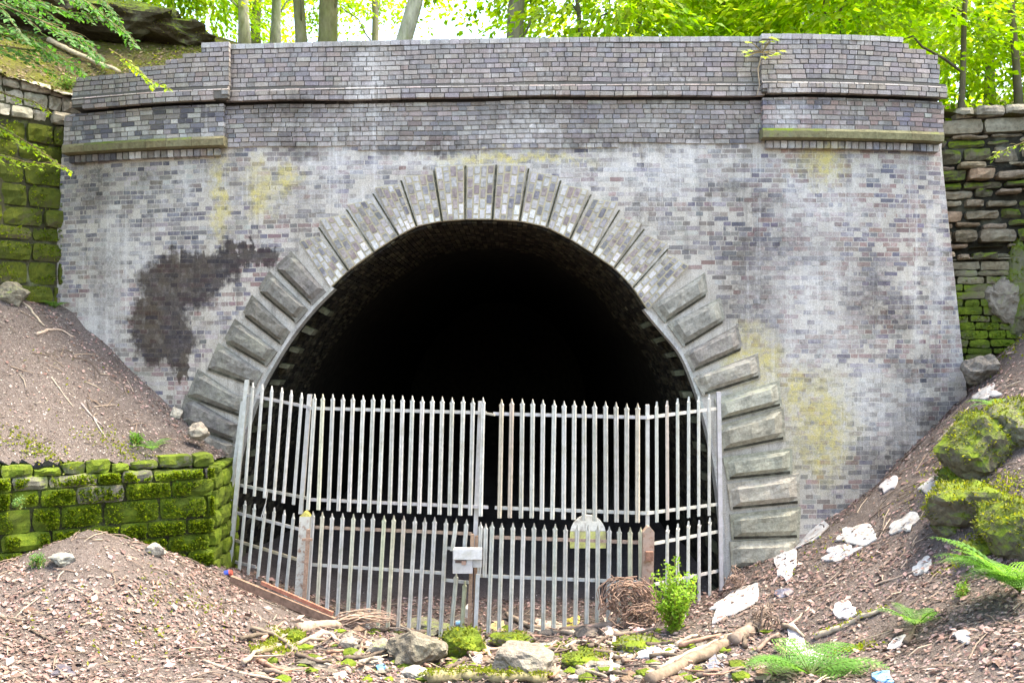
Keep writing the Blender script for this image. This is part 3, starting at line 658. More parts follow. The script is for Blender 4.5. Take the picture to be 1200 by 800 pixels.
# mossy retaining wall in front of the left bank
mw = thing('retaining_wall', 'low stone retaining wall thick with bright green moss left of the fence', 'wall', (-6, -2.0, 1.2))
ML = Line(MWL+[(MWL[-1][0]-.03, .35)]); dA, dB, dC = ML.l[1], ML.l[4], ML.l[5]
mz_t = lambda d: ip(d, [(ML.l[0], 3.2), (ML.l[1], 2.75), (ML.l[2], U(0, 560, 12.3).z), (ML.l[3], U(125, 553, 13).z), (ML.l[4], U(250, 546, 13.7).z), (ML.l[5], U(250, 546, 13.7).z)])
mz_b = lambda d: ip(d, [(ML.l[0], 1.3), (ML.l[2], 1.25), (ML.l[4], .45), (ML.l[5], .45)])
def mosscol(lo, hi, base=(.20, .19, .16)):
    return lambda s, z: vary(base+(rnd(lo, hi),), .2)
cells = stone_wall(mw, ML, dA, dB, mz_b, mz_t, [.24, .30, .22, .27], (.28, .75), lambda s, z: vary((.20, .19, .16) + ((rnd(.8, 1.05) if random.random() < .93 else .35),), .2), bulge=.07, outj=.025)
c2 = stone_wall(mw, ML, dB+.02, dC, mz_b, mz_t, [.24, .30, .22, .27], (.25, .5), mosscol(.6, .9))
backing(mw, ML, dA, dC-.02, mz_b, mz_t, .03, .4, (.07, .07, .045, .4))
ct = lambda d: mz_t(d)+.16+.05*math.sin(d*5)+.04*math.sin(d*13)      # rough cap stones
stone_wall(mw, ML, dA, dB, mz_t, ct, [.2], (.18, .5), lambda s, z: vary((.25, .235, .21, rnd(.5, .95)), .2), depth=.4, bulge=.04, outj=.07, name='cap_stone', rough=.06)
moss_tufts(mw, ML, [c for c in cells if c[1] > ML.l[2]-.6], 15000, .8, .085)
# left wing wall beside the portal
lw = thing('wing_wall', 'tall mossy stone wing wall at the left of the portal, bare grey at its top', 'wall', (-7.6, 0, 4))
LL = Line(LWALL); e1 = LL.l[-1]; e0 = LL.l[2]
dpx0, dpx85 = LL.l[3], LL.l[4]
lzt = lambda d: ip(d, [(LL.l[1], 9.5), (LL.l[2], 9.0), (dpx0, U(0, 138, 15.0).z), (dpx85, U(95, 152, 15.9).z)])
lzu = lambda d: ip(d, [(LL.l[1], 10.4), (LL.l[2], 9.7), (dpx0, U(0, 84, 15.0).z), (dpx85, U(95, 112, 15.9).z)])
lzb = lambda d: 4.2
cells = stone_wall(lw, LL, LL.l[1]+3, e1, lzb, lzt, [.36, .28, .33, .4], (.35, .95), lambda s, z: vary((.13, .115, .07, rnd(.5, .8)), .25), gap=.035, bulge=.05, outj=.05, rough=.05, mat=M_DARKMOSS)
backing(lw, LL, LL.l[1]+3, e1-.02, lzb, lambda d: lzu(d)-.1, .03, .5, (.05, .05, .03, .3))
stone_wall(lw, LL, LL.l[1]+3, e1, lambda d: lzt(d)+.02, lzu, [.2, .26, .17], (.22, .6), lambda s, z: vary((.40, .375, .33, .0), .15), bulge=.05, outj=.06, rough=.06, name='rubble_stone')
moss_tufts(lw, LL, [c for c in cells if c[0] > LL.l[2]], 5000, .3, .05)
# right wing wall: loose rubble with a coping, mossy below
rw = thing('wing_wall', 'crumbling dry stone wing wall with a slab coping at the right of the portal', 'wall', (7.5, .1, 4))
RL = Line(RWALL); r1 = RL.l[3]-1.5
rzt = lambda d: U(1150, 156, 15.2).z
cells = stone_wall(rw, RL, 0, r1, lambda d: 5.55, rzt, [.17, .12, .21, .14, .24, .13], (.2, .62), lambda s, z: vary(random.choice([(.21, .18, .13, .1), (.27, .22, .165, .05), (.13, .12, .085, .4), (.30, .22, .155, 0), (.10, .09, .06, .5)]), .25), gap=.055, bulge=.06, outj=.12, jag=.09, rough=.075)
cells2 = stone_wall(rw, RL, 0, r1, lambda d: 3.4, lambda d: 5.6, [.125, .14, .12], (.22, .5), lambda s, z: vary((.19, .17, .12, ip(z, [(3.5, .8), (5.0, .65), (5.6, .1)])+rnd(-.25, .2)), .18), gap=.018, bulge=.015, outj=.012, rough=.015)
backing(rw, RL, 0, r1, lambda d: 3.0, lambda d: rzt(d)-.02, .13, .5, (.03, .028, .022, .1))
stone_wall(rw, RL, 0, r1, lambda d: rzt(d)+.01, lambda d: rzt(d)+.23, [.22], (.7, 1.3), lambda s, z: vary((.27, .245, .19, .12), .12), depth=.5, gap=.015, bulge=.03, outj=.012, name='coping_stone', rough=.012)
stone_wall(rw, RL, .3, r1, lambda d: rzt(d)+.25, lambda d: rzt(d)+.48, [.2], (.22, .5), lambda s, z: vary((.24, .22, .18, .1), .2), depth=.3, bulge=.06, outj=.06, name='rubble_stone', rough=.06)
moss_tufts(rw, RL, [c for c in cells2 if c[2] < 5.2], 3500, .3, .03)

# ------------------------------------------------------------------ palisade fence
FP = [(284, 14.55), (363, 13.6), (758, 12.6), (843, 13.95)]       # (px, depth) of the four fence posts
def fD(px):
    for (a, da), (b, db) in zip(FP[:-1], FP[1:]):
        if px <= b or b == FP[-1][0]: t = (px-a)/(b-a); return 1/(1/da+(1/db-1/da)*t)
def fdir(px):
    for (a, da), (b, db) in zip(FP[:-1], FP[1:]):
        if px <= b or b == FP[-1][0]: v = U(b, 400, db)-U(a, 400, da); v.z = 0; return v.normalized()
def pale(parent, xt, yt, xb, yb, px0=None, dd=0.0, splay=False, col=None, w_=.031, bend=None):
    D = fD(px0 if px0 else xt)-dd; a, b = U(xb, yb, D), U(xt, yt, D); t = (b-a); Ln = t.length; t.normalize()
    u = fdir(px0 if px0 else xt); v = u.cross(t).normalized()
    if v.y > 0: v = -v
    pr = [(-1, 0), (-.55, .019), (0, .004), (.55, .019), (1, 0)]; m = MB(); vs = []
    secs = [(0, 1, 0), (Ln-.115, 1, 0), (Ln-.075, 1.15 if not splay else 1.5, .012 if splay else .004), (Ln-.06, .6, 0), (Ln, .1, 0)]
    for h, sc_, ou in secs:
        for q, d in pr: vs.append(a+t*h+u*(q*w_*sc_)+v*(d+ou*(1 if abs(q) == 1 else 0)))
        for q, d in pr[::-1]: vs.append(a+t*h+u*(q*w_*sc_)+v*(d-.005+ou*(1 if abs(q) == 1 else 0)))
    fs = []
    for i in range(len(secs)-1):
        for k in range(10): fs.append((i*10+k, i*10+(k+1) % 10, (i+1)*10+(k+1) % 10, (i+1)*10+k))
    fs += [tuple(range(10))[::-1], tuple(range(40, 50))]
    m.add(vs, fs, col or vary((.51, .51, .475), .12, .02)); return m.build('pale', M_STEEL, parent)
def rail(parent, pts, col=(.46, .46, .45), back=.03, wd=.012, ht=.045, mat=None, name='rail', flange=True):
    m = MB()
    for (x0, y0), (x1, y1) in zip(pts[:-1], pts[1:]):
        a, b = U(x0, y0, fD(x0+.01)+back), U(x1, y1, fD(x1-.01)+back); m.bar(a, b, wd, ht, vary(col, .05))
        if flange: m.bar(a+Vector((0, .022, -ht/2+.004)), b+Vector((0, .022, -ht/2+.004)), .04, .007, vary(col, .05))
    return m.build(name, mat or M_STEEL, parent)
def post(parent, xt, yt, xb, yb, D, wd=.05, dep=.06, col=(.48, .48, .47), mat=None, name='post'):
    m = MB(); a, b = U(xb, yb, D), U(xt, yt, D); h = Vector((wd/2, 0, 0)); k = Vector((0, dep, 0))
    m.hexa([a-h, a+h, b+h, b-h, a-h+k, a+h+k, b+h+k, b-h+k], vary(col, .04)); return m.build(name, mat or M_STEEL, parent)
GAL = [(.50, .50, .485)]
uf = thing('palisade_fence', 'upper tier of grey steel palisade fencing closing off the tunnel arch', 'fence', U(560, 735, 13.1))
for i, (xt, yt, xb, yb) in enumerate([(297, 448, 287, 578), (308, 450, 298, 581), (319, 452, 310, 583), (331, 454, 321, 586), (342, 457, 332, 589), (354, 460, 344, 591)]): pale(uf, xt, yt, xb, yb)
def row(par, xs, x0b, x1b, yt0, yt1, yb0, yb1, fix=None, **kw):
    for i, x in enumerate(xs):
        t = i/max(1, len(xs)-1); c = None
        if random.random() < .12: c = vary((.54, .54, .42), .06)
        elif random.random() < .04: c = vary((.50, .45, .38), .08)
        pale(par, x+rnd(-.6, .6), yt0+(yt1-yt0)*t+rnd(-.8, .8), x0b+(x1b-x0b)*t+rnd(-.5, .5), yb0+(yb1-yb0)*t+rnd(-.8, .8), px0=min(max(x, 364), 757) if 360 < x < 760 else x, col=c, **kw)
row(uf, [369, 379, 390.5, 402, 414, 425.5, 437, 448.5, 460, 471.5, 483, 495, 507, 519, 530.5, 543, 554.5, 566], 361, 562.5, 461, 466, 597, 604)
row(uf, [588, 600, 612, 624, 636, 649, 661, 673, 685, 697, 710, 722, 734, 747], 585, 747, 467, 472, 606, 611.5)
row(uf, [769, 782, 794, 807, 818.5, 831], 769.5, 831, 470, 462, 611, 603)
rail(uf, [(282, 461), (363, 477)]); rail(uf, [(363, 478), (570, 483.5)]); rail(uf, [(578, 484.5), (757.9, 489)]); rail(uf, [(758.1, 489), (844, 478)])
rail(uf, [(276, 567), (363, 584)]); rail(uf, [(363, 585), (572, 594)]); rail(uf, [(580, 594.5), (757.9, 601)]); rail(uf, [(758.1, 601), (844, 590)])
m = MB(); m.bar(U(569, 484, 13.1), U(580, 486, 12.95), .012, .03, (.5, .46, .38)); m.build('bent_bracket', M_STEEL, uf)
post(uf, 289, 445, 266, 690, 14.5, .06); post(uf, 284, 470, 259, 665, 14.62, .05); post(uf, 362.5, 462, 352, 602, 13.66, .06); post(uf, 842.5, 459, 846, 706, 13.9, .06); post(uf, 759, 474, 759, 620, 12.68, .05); post(uf, 563, 470, 556.5, 640, 13.16, .06)
# lower side panels
lp = thing('palisade_fence', 'lower left fence panel with bent pale tips beside the mossy wall', 'fence', U(310, 690, 14.2), 'lower fence panels at the sides')
for i, (xt, yt, xb, yb) in enumerate([(288, 586, 279, 684), (299, 590, 289.5, 687), (311, 595, 300.5, 691), (322, 594, 312, 696), (334, 597, 323, 700), (344.5, 601, 334, 704)]): pale(lp, xt, yt, xb, yb, splay=i < 3)
rail(lp, [(268, 598), (352, 620)]); rail(lp, [(267, 630), (351, 656)], (.45, .40, .30)); rail(lp, [(264, 655), (300, 664)])
m = MB(); m.bar(U(309, 604, 14.1), U(314, 574, 14.0), .008, .02, (.72, .72, .7)); m.bar(U(306, 606, 14.1), U(311, 590, 14.05), .008, .02, (.72, .72, .7)); m.build('bent_strip', M_STEEL, lp)
rp = thing('palisade_fence', 'lower right fence panel with splayed pale tips behind the green shrub', 'fence', U(805, 700, 13.4), 'lower fence panels at the sides')
for i, (xt, yt, xb, yb) in enumerate([(782, 615, 781, 722), (794, 613, 793.5, 716), (806.5, 610, 806, 712), (819, 609, 819, 708), (831.5, 606, 831.5, 706)]): pale(rp, xt, yt, xb, yb, splay=True)
rail(rp, [(763, 637), (844, 622)]); rail(rp, [(763, 685), (844, 668)])
# gates
def rusty(c=(.30, .20, .15)): return vary(c, .1)
gl = thing('palisade_gate', 'left gate leaf with grey lock box and rusty top rail', 'gate', U(460, 740, 13.3), 'lower palisade gate leaves')
row(gl, [367, 378, 390, 402, 414, 426, 438, 450, 462, 474, 486, 498, 510], 358, 502, 599, 606, 735, 748)
pale(gl, 523, 607, 516, 746, px0=523); pale(gl, 535, 607, 530, 645, px0=535); pale(gl, 535, 670, 528, 746, px0=535, col=(.48, .49, .42)); pale(gl, 547, 608, 544, 645, px0=547); pale(gl, 545, 680, 541, 740, px0=545, col=(.50, .52, .36))
rail(gl, [(363.1, 617), (553, 625)], (.36, .26, .2), mat=M_RUST); rail(gl, [(363.1, 661), (519, 671)]); rail(gl, [(522, 642), (534, 642)]); rail(gl, [(520, 679), (549, 682)])
post(gl, 553.5, 626, 549.5, 740, 13.0, .05, .06, (.32, .21, .15), M_RUST, 'gate_stile')
lb = MB(); c = U(542.5, 657, 12.93); k = 12.93/F
lb.box(c, (11.5*k, .08, 13*k), (.50, .49, .49)); lock = lb.build('lock_box', M_STEEL, gl)
m = MB(); m.box(U(548.5, 648, 12.88), (16.5*k, .06, 6*k), (.58, .58, .58)); m.build('lock_cover', M_STEEL, lock)
m = MB(); m.box(U(540, 657.5, 12.845), (6.5*k, .006, 1.6*k), (.10, .07, .06)); m.build('key_slot', M_RUST, lock)
m = MB(); m.box(U(543.5, 659, 12.842), (2.6*k, .012, 2.2*k), (.34, .22, .17)); m.build('hasp', M_RUST, lock)
m = MB(); m.box(U(559.5, 659, 12.93), (5*k, .05, 4.6*k), (.46, .45, .44)); m.build('lock_bracket', M_STEEL, lock)
gr = thing('palisade_gate', 'right gate leaf hung on the rusty gate post', 'gate', U(660, 735, 12.8), 'lower palisade gate leaves')
pale(gr, 563.5, 611, 561, 676, px0=563); pale(gr, 569.5, 613, 567.5, 676, px0=569); pale(gr, 577, 611, 572, 744, px0=577)
row(gr, [588.5, 601, 613.5, 626, 638, 650.5, 663, 676, 689, 701, 713.5, 726, 739, 751], 585, 751, 612, 617, 744, 732)
rail(gr, [(577, 629), (757, 635.5)], (.36, .26, .2), mat=M_RUST); rail(gr, [(558, 674), (757, 682)])
post(gr, 560, 673, 557, 742, 12.98, .055); 
post(gr, 558.6, 628, 555.2, 742, 13.06, .045, .06, (.30, .20, .14), M_RUST, 'gate_stile')
def gate_post(name, label, xt, yt, xb, yb, D, wd, col, tipcol, mat):
    t = thing(name, label, 'gate post', U(xb, yb, D)); m = MB(); a, b = U(xb, yb, D), U(xt, yt, D); h = Vector((wd/2, 0, 0)); k = Vector((0, wd*.9, 0)); up = (b-a).normalized()
    sh = b-up*wd*.5
    m.hexa([a-h, a+h, sh+h, sh-h, a-h+k, a+h+k, sh+h+k, sh-h+k], col); m.build('shaft', mat, t)
    m = MB(); g = h*.15; m.hexa([sh-h*1.02, sh+h*1.02, b+g, b-g, sh-h*1.02+k, sh+h*1.02+k, b+g+k, b-g+k], tipcol); m.build('pointed_top', mat, t)
    return t
p1 = gate_post('gate_post', 'flaking white gate post with a yellow top at the left end of the gates', 357.5, 599, 350, 716, 13.5, .15, (.50, .49, .44), (.55, .50, .13), M_PAINT)
m = MB(); m.bar(U(361.5, 620, 13.4), U(355.5, 716, 13.4), .05, .05, (.33, .22, .16)); m.build('hinge_bar', M_RUST, p1)
m = MB(); m.bar(U(354, 632, 13.38), U(366, 632, 13.38), .03, .035, (.33, .22, .16)); m.build('hinge', M_RUST, p1)
p2 = gate_post('gate_post', 'rust brown gate post with pointed top right of the gates', 760.5, 617, 758.5, 720, 12.5, .15, (.36, .26, .21), (.33, .25, .2), M_PAINT)
m = MB(); m.box(U(761, 651, 12.46), (.05, .03, .06), (.25, .13, .09)); m.build('hinge', M_RUST, p2)
# rounded board behind the gate
t = thing('warning_board', 'round topped white board with yellowish lower half hung behind the gate pales', 'board', U(689, 640, 12.95))
def round_board(y0, y1, D, th, col):
    m = MB(); pts = []; cx, rx, yb, ysh, yt = 689, 21, 642, 626, 603
    full = [(cx-rx, yb), (cx+rx, yb)]+[(cx+rx*math.cos(a), ysh-(ysh-yt)*math.sin(a)) for a in np.linspace(0, math.pi, 17)]
    pts = [(x, min(max(y, y0), y1)) for x, y in full]; n = len(pts)
    fr = [U(x, y, D) for x, y in pts]; bk = [p+Vector((0, th, 0)) for p in fr]
    m.add(fr+bk, [tuple(range(n)), tuple(range(n, 2*n))[::-1]]+[((i+1) % n, i, i+n, (i+1) % n+n) for i in range(n)], col); return m
round_board(603, 622, 12.95, .025, (.9, .9, .86)).build('upper_face', M_LITTER, t); round_board(622.4, 642, 12.95, .025, (.72, .76, .28)).build('lower_face', M_LITTER, t)

# ------------------------------------------------------------------ trees
def xform(o, loc, rz=0, s=1): o.location = loc; o.rotation_euler = (0, 0, rz); o.scale = (s, s, s)
def crown_mesh(seed, rx, rz_, ncl, nl, L, cols, droop=.3):
    rs = random.Random(seed); m = MB()
    for _ in range(ncl):
        while True:
            v = Vector((rs.uniform(-1, 1), rs.uniform(-1, 1), rs.uniform(-1, 1)))
            if .25 < v.length < 1 and noise.noise(v*1.7+Vector((seed, 0, 0))) > -.22: break
        c = Vector((v.x*rx, v.y*rx, v.z*rz_)); out = Vector((v.x, v.y, -droop)).normalized(); side = out.cross(Vector((0, 0, 1)))
        base = rs.choice(cols); k0 = rs.uniform(.75, 1.25); spread = rs.uniform(.35, .8)
        for _ in range(nl):
            a, b = rs.uniform(-1, 1), rs.uniform(-1, 1)
            p = c+out*a*spread+side*b*spread*.7+Vector((0, 0, rs.gauss(0, .07)-.12*a*a))
            d = out*rs.uniform(.2, 1)+side*rs.uniform(-1, 1)+Vector((0, 0, rs.uniform(-.5, .15)))
            n = Vector((rs.uniform(-.6, .6), rs.uniform(-.8, .4), 1)); k = k0*rs.uniform(.75, 1.25); l = L*rs.uniform(.7, 1.25)
            m.leaf(p, d, n, l, l*.62, (base[0]*k, base[1]*k, base[2]*k, 1))
    me = bpy.data.meshes.new('crown'); me.from_pydata(m.v, [], m.f); at = me.color_attributes.new('col', 'FLOAT_COLOR', 'POINT')
    at.data.foreach_set('color', np.array(m.c, dtype=np.float32).ravel()); me.materials.append(M_LEAF); return me
LIME = [(.27, .44, .025), (.35, .50, .035), (.22, .40, .02), (.40, .52, .05)]
MID = [(.10, .22, .02), (.14, .28, .025), (.08, .17, .02)]
CROWNS = [crown_mesh(k, 2.6, 1.7, 135, 24, .17, LIME) for k in (1, 2, 3)]
BIG = [crown_mesh(k, 3.8, 2.6, 200, 24, .2, LIME) for k in (4, 5)]
def limb_pts(a, b, sag=.2, n=6, wob=.12):
    a, b = Vector(a), Vector(b); out = []
    for i in range(n+1):
        t = i/n; p = a.lerp(b, t)+Vector((0, 0, sag*math.sin(math.pi*t))); k = wob*math.sin(math.pi*t)
        out.append(p+Vector((rnd(-k, k), rnd(-k, k), rnd(-k, k))))
    return out
def tree(label, px, D, wpx, lean, cols, height=9, crowns=2, big=False, low=1.6, group='trees on the slope above the portal', fork=None, cs=1.0):
    x, y = (px-600)/F*D, YC+D; zb = hz1(x, y); base = Vector((x, y, zb-.25)); r = wpx/F*D/2
    t = thing('broadleaf_tree', label, 'tree', base, group)
    top = base+Vector((lean*height, 0, height)); P = limb_pts(base, top, 0, 8, .1)
    m = MB(); m.tube(P, [r*1.3]+[r*(1-.07*i) for i in range(1, 9)], 9, cols); m.build('trunk', M_BARK, t, True)
    if fork:
        m = MB(); k = P[2]; m.tube(limb_pts(k, k+Vector((fork, .3, height*.7)), .1, 6), [r*.75*(1-.1*i) for i in range(7)], 8, cols); m.build('limb', M_BARK, t, True)
    for i in range(crowns):
        a = rnd(0, 6.28); h = low+rnd(.5, 1.6)+i*1.5; e = base+Vector((math.cos(a)*1.9, math.sin(a)*1.9, h))
        m = MB(); m.tube(limb_pts(P[min(7, 1+i)], e, .2), [.03*(1-.12*k) for k in range(7)], 5, cols); m.build('limb', M_BARK, t, True)
        o = link('crown', random.choice(BIG if big else CROWNS), t); xform(o, e-base, rnd(0, 6.28), rnd(.8, 1.1)*cs)
    return t
GB, PB, DB = (.22, .195, .155, 1), (.42, .40, .36, 1), (.14, .12, .09, 1)
tree('slim leaning tree trunk left of the double trunk above the parapet', 356, 20.5, 15, -.06, GB, crowns=2, low=2.6)
tree('thick twin stemmed tree trunk above the left of the parapet', 379, 21, 25, .06, (.24, .22, .14, 1), crowns=2, low=3, fork=.7)
tree('smooth trunk leaning right above the parapet beside the bright sky gap', 458, 20, 21, .20, PB, crowns=1, low=3.6)
tree('straight rough trunk standing above the middle of the parapet', 600, 19.5, 23, .03, GB, crowns=1, low=4.2)
tree('pale straight trunk above the right pier among bright leaves', 951, 27, 18, -.03, PB, crowns=3, low=1.6)
tree('pale thin trunk right of the mossy slope crest', 322, 27, 12, .02, PB, crowns=3, low=2)
tree('pale thin trunk rising beside the mossy slope crest', 287, 25, 13, -.04, PB, crowns=3, low=2)
tree('grey trunk standing on top of the mossy slope', 136, 21.2, 15, .0, GB, crowns=3, low=1.8)
tree('dark curved sapling stem above the right pier', 1000, 19, 7, -.12, DB, crowns=2, low=1.4)
tree('slender dark stem above the right end of the parapet', 735, 22, 8, .1, GB, crowns=3, low=1.5)
tree('leafy sapling directly above the centre right of the parapet', 690, 20, 6, -.1, DB, crowns=2, low=1.2)
tree('leafy sapling behind the junction of parapet and right pier', 840, 21, 7, .05, DB, crowns=3, low=1.0)
tree('low leafy tree overhanging the right wing wall', 1125, 17.8, 7, .04, DB, crowns=3, low=.4)
tree('leafy tree at the right edge above the wing wall', 1195, 18.2, 9, -.05, DB, crowns=3, low=.3)
tree('tall leafy tree farther back behind the right wing wall', 1160, 24, 12, 0, DB, crowns=3, low=1.2, big=True)
tree('leafy tree deep in the wood left of the sky gap', 440, 31, 9, 0, GB, crowns=2, low=1.6, cs=.95)
tree('leafy tree deep in the wood above the right part of the parapet', 790, 33, 12, 0, GB, crowns=3, low=1, big=True)
tree('leafy tree deep in the wood behind the right pier', 920, 34, 12, 0, GB, crowns=3, low=1, big=True)
tree('leafy tree deep in the wood above the left of the parapet', 300, 36, 12, 0, GB, crowns=2, low=1.5, big=True)
tree('tall leafy tree deep in the wood at the far right', 1060, 33, 14, 0, GB, crowns=3, low=1, big=True)
m = MB()                                         # far wood seen as one mass
for _ in range(9000):
    px = rnd(-500, 1700); D = rnd(44, 60); x, y = (px-600)/F*D, YC+D
    if noise.noise(Vector((x*.16, D*.16, 2))) < -.02 and 380 < px < 640: continue
    g = 20 if abs(px-600) > 700 else 17
    z = 15+rnd(0, 13) ; 
    if noise.noise(Vector((x*.3, z*.4, D*.3))) < -.1: continue
    m.leaf((x, y, z), (rnd(-1, 1), rnd(-.5, .5), rnd(-.8, .3)), (rnd(-.5, .5), rnd(-1, .2), 1), rnd(.3, .55), .3, vary(random.choice(LIME), .25)+())
m.build('far_wood', M_LEAF, None, kind='stuff')

# leafy branches reaching into view
def spray(label, pts, D, cols, leafL=.09, group='leafy branches hanging over the left of the cutting', tw=9, spreadk=.55, D1=None):
    """pts: pixel path of the main stem"""
    n = len(pts); P = [U(x, y, D+((D1 or D)-D)*i/max(1, n-1)) for i, (x, y) in enumerate(pts)]; t = thing('leafy_branch', label, 'branch', P[0], group)
    m = MB(); m.tube(P, [.018*(1-.75*i/(n-1)) for i in range(n)], 5, (.14, .11, .06)); lv = MB(); tot = sum((b-a).length for a, b in zip(P[:-1], P[1:]))
    def at(u):
        u = min(max(u, 0), .999)*(n-1); k = int(u); return P[k].lerp(P[k+1], u-k), (P[k+1]-P[k]).normalized()
    for k in range(tw):
        u = .12+.86*k/tw; p, d = at(u); sgn = 1 if k % 2 else -1
        side = Vector((d.z*.3*sgn, sgn*.9*rnd(.4, 1), -.28*rnd(.2, 1.3)))+Vector((0, 0, sgn*.25)); L = tot*spreadk*(1-u*.72)*rnd(.6, 1.1)
        q = p+(d*.75+side).normalized()*L; tp = limb_pts(p, q, .04, 5, .02); m.tube(tp, [.006, .005, .004, .004, .003, .002], 4, (.14, .12, .05))
        nl = max(4, int(L/.035))
        for i in range(nl):
            v = i/nl; pp = tp[0].lerp(tp[-1], v)+Vector((rnd(-.02, .02), rnd(-.02, .02), rnd(-.02, .02))); dd = (q-p).normalized(); s2 = dd.cross(Vector((0, 0, 1)))*(1 if i % 2 else -1)
            l = leafL*rnd(.7, 1.2); lv.leaf(pp, dd*.7+s2+Vector((0, 0, rnd(-.5, .1))), (rnd(-.3, .3), -.5+rnd(-.3, .3), 1), l, l*.58, vary(random.choice(cols), .22, .08))
    for i in range(int(tot/.06)):
        p, d = at(i/(tot/.06)); s2 = d.cross(Vector((0, 0, 1)))*(1 if i % 2 else -1); l = leafL*rnd(.7, 1.2)
        lv.leaf(p, d*.6+s2+Vector((0, 0, rnd(-.4, .1))), (rnd(-.3, .3), -.5, 1), l, l*.58, vary(random.choice(cols), .22, .08))
    m.build('stem', M_BARK, t); lv.build('foliage', M_LEAF, t); return t
spray_extra = 1
DG = [(.045, .14, .03), (.07, .19, .035), (.035, .10, .02), (.09, .24, .05)]
YG = [(.24, .36, .02), (.30, .42, .03), (.18, .30, .02)]
spray('dark green leafy branch drooping across the top left corner', [(-60, -25), (0, 5), (50, 25), (95, 45), (118, 68)], 13.2, DG, .11, tw=15)
spray('dark green leafy branch below the top left corner', [(-60, 15), (-5, 30), (35, 45), (66, 70)], 13.0, DG, .11, tw=13)
spray('dark leafy branch hanging from the top left edge of the photo', [(20, -60), (60, -25), (105, 5), (160, 50)], 14.0, DG, .105, tw=13)
spray('dark leafy branch at the very top of the left edge', [(-50, -50), (0, -15), (40, 0), (75, 12)], 13.5, DG, .11, tw=12)
spray('short dark leafy branch low on the left edge', [(-50, 20), (-10, 38), (14, 44)], 12.8, DG, .11, tw=8)
spray('dark leafy branch lying across the mossy slope left of the outcrop', [(-70, 40), (-10, 52), (30, 58), (62, 62), (100, 84)], 13.6, DG, .10, tw=15)
spray('dark leafy branch in the top left corner above the outcrop', [(-60, -40), (0, -8), (60, 12), (120, 18)], 14.4, DG, .10, tw=14)
spray('dark leafy branch hanging in front of the rock outcrop', [(60, -70), (100, -25), (130, 10), (150, 42)], 14.6, DG, .10, tw=12)
spray('lime green leafy branch draped over the left pier of the parapet', [(128, 58), (150, 72), (172, 92), (203, 106)], 14.2, YG, .10, tw=9, spreadk=.42)
spray('lime green leafy branch across the left wing wall', [(-40, 128), (0, 148), (40, 172), (84, 203)], 13.2, YG, .085, tw=12, spreadk=.35)
spray('lime green leafy branch low on the left wing wall', [(-40, 170), (0, 182), (30, 190), (72, 193)], 13.1, YG, .085, tw=11, spreadk=.35)
spray('lime green leafy twig over the top of the left wing wall', [(-30, 95), (10, 112), (42, 120), (62, 135)], 13.3, YG, .075, tw=7, spreadk=.35)
spray('lime green twig reaching in from the right edge over the stone wall', [(1240, 150), (1205, 165), (1180, 175), (1158, 186)], 13.8, YG, .08, None, tw=7, spreadk=.3)

# ------------------------------------------------------------------ plants
def star_leaf(m, p, d, n, L, col):               # five lobed leaf
    d = Vector(d).normalized(); n = Vector(n); a = d.cross(n).normalized(); n = a.cross(d); p = Vector(p)
    out = [(0, 0), (.25, -.45), (.28, -.18), (.62, -.5), (.55, -.15), (1, 0), (.55, .15), (.62, .5), (.28, .18), (.25, .45)]
    m.add([p+d*x*L+a*y*L+n*(.06*L*abs(y)*3) for x, y in out]+[p+d*.4*L], [(10, i, (i+1) % 10) for i in range(10)], col)
def seedling(label, px, py, d, nleaf, R_, L, cols, stem=True):
    b = Wp(px, py, d); t = thing('maple_seedling', label, 'plant', b); m, s_ = MB(), MB()
    for i in range(nleaf):
        a = 6.28*i/nleaf+rnd(-.3, .3); e = b+Vector((math.cos(a)*R_*rnd(.4, 1), -rnd(.02, .16), math.sin(a)*R_*rnd(.2, .6)+.02)); s_.tube(limb_pts(b, e, .02, 3, .01), .004, 4, (.2, .14, .06))
        star_leaf(m, e, (math.cos(a), -.5, -.35), (rnd(-.2, .2), -.7, 1), L*rnd(.7, 1.2), vary(random.choice(cols), .15))
    s_.build('stem', M_BARK, t); m.build('foliage', M_LEAF, t)
seedling('yellow green maple seedling rooted at the joint of parapet and right pier', 893, 62, .28, 17, .34, .13, [(.40, .48, .03), (.32, .44, .03)])
m = MB(); m.tube([Wp(892, 66, .27), Wp(888, 82, .28), Wp(890, 100, .26), Wp(887, 112, .26)], [.012, .011, .009, .005], 5, (.30, .24, .18))
tag(m.build('ivy_stem', M_BARK), 'dry root hanging down the joint left of the right pier', 'root')
def frond(m, b, az, L, lift, col, droop=1.0):
    N = 14; prev = Vector(b); h = Vector((math.cos(az), math.sin(az), 0)); pts = []
    for i in range(N+1):
        t = i/N; pts.append(Vector(b)+h*L*t*(1-.12*t)+Vector((0, 0, L*(lift*t-droop*.62*t*t))))
    m.tube(pts, [.006*(1-.8*i/N) for i in range(N+1)], 3, (.10, .16, .03))
    for i in range(2, N+1):
        t = i/N; w_ = L*.25*math.sin(math.pi*min(1, t*.82+.18))**.8*(1 if t > .2 else .6); d = (pts[i]-pts[i-1]).normalized(); s2 = d.cross(Vector((0, 0, 1))).normalized(); up = s2.cross(d)
        for sg in (-1, 1):
            pd = (s2*sg+d*.35-up*.12).normalized(); k = 6
            for j in range(k):
                pp = pts[i]+pd*w_*j/k; ll = w_*.25*(1-j/k*.6)
                for s3 in (-1, 1): m.leaf(pp, (pd*.55+d*s3), up, ll, ll*.55, vary(col, .14))
    return m
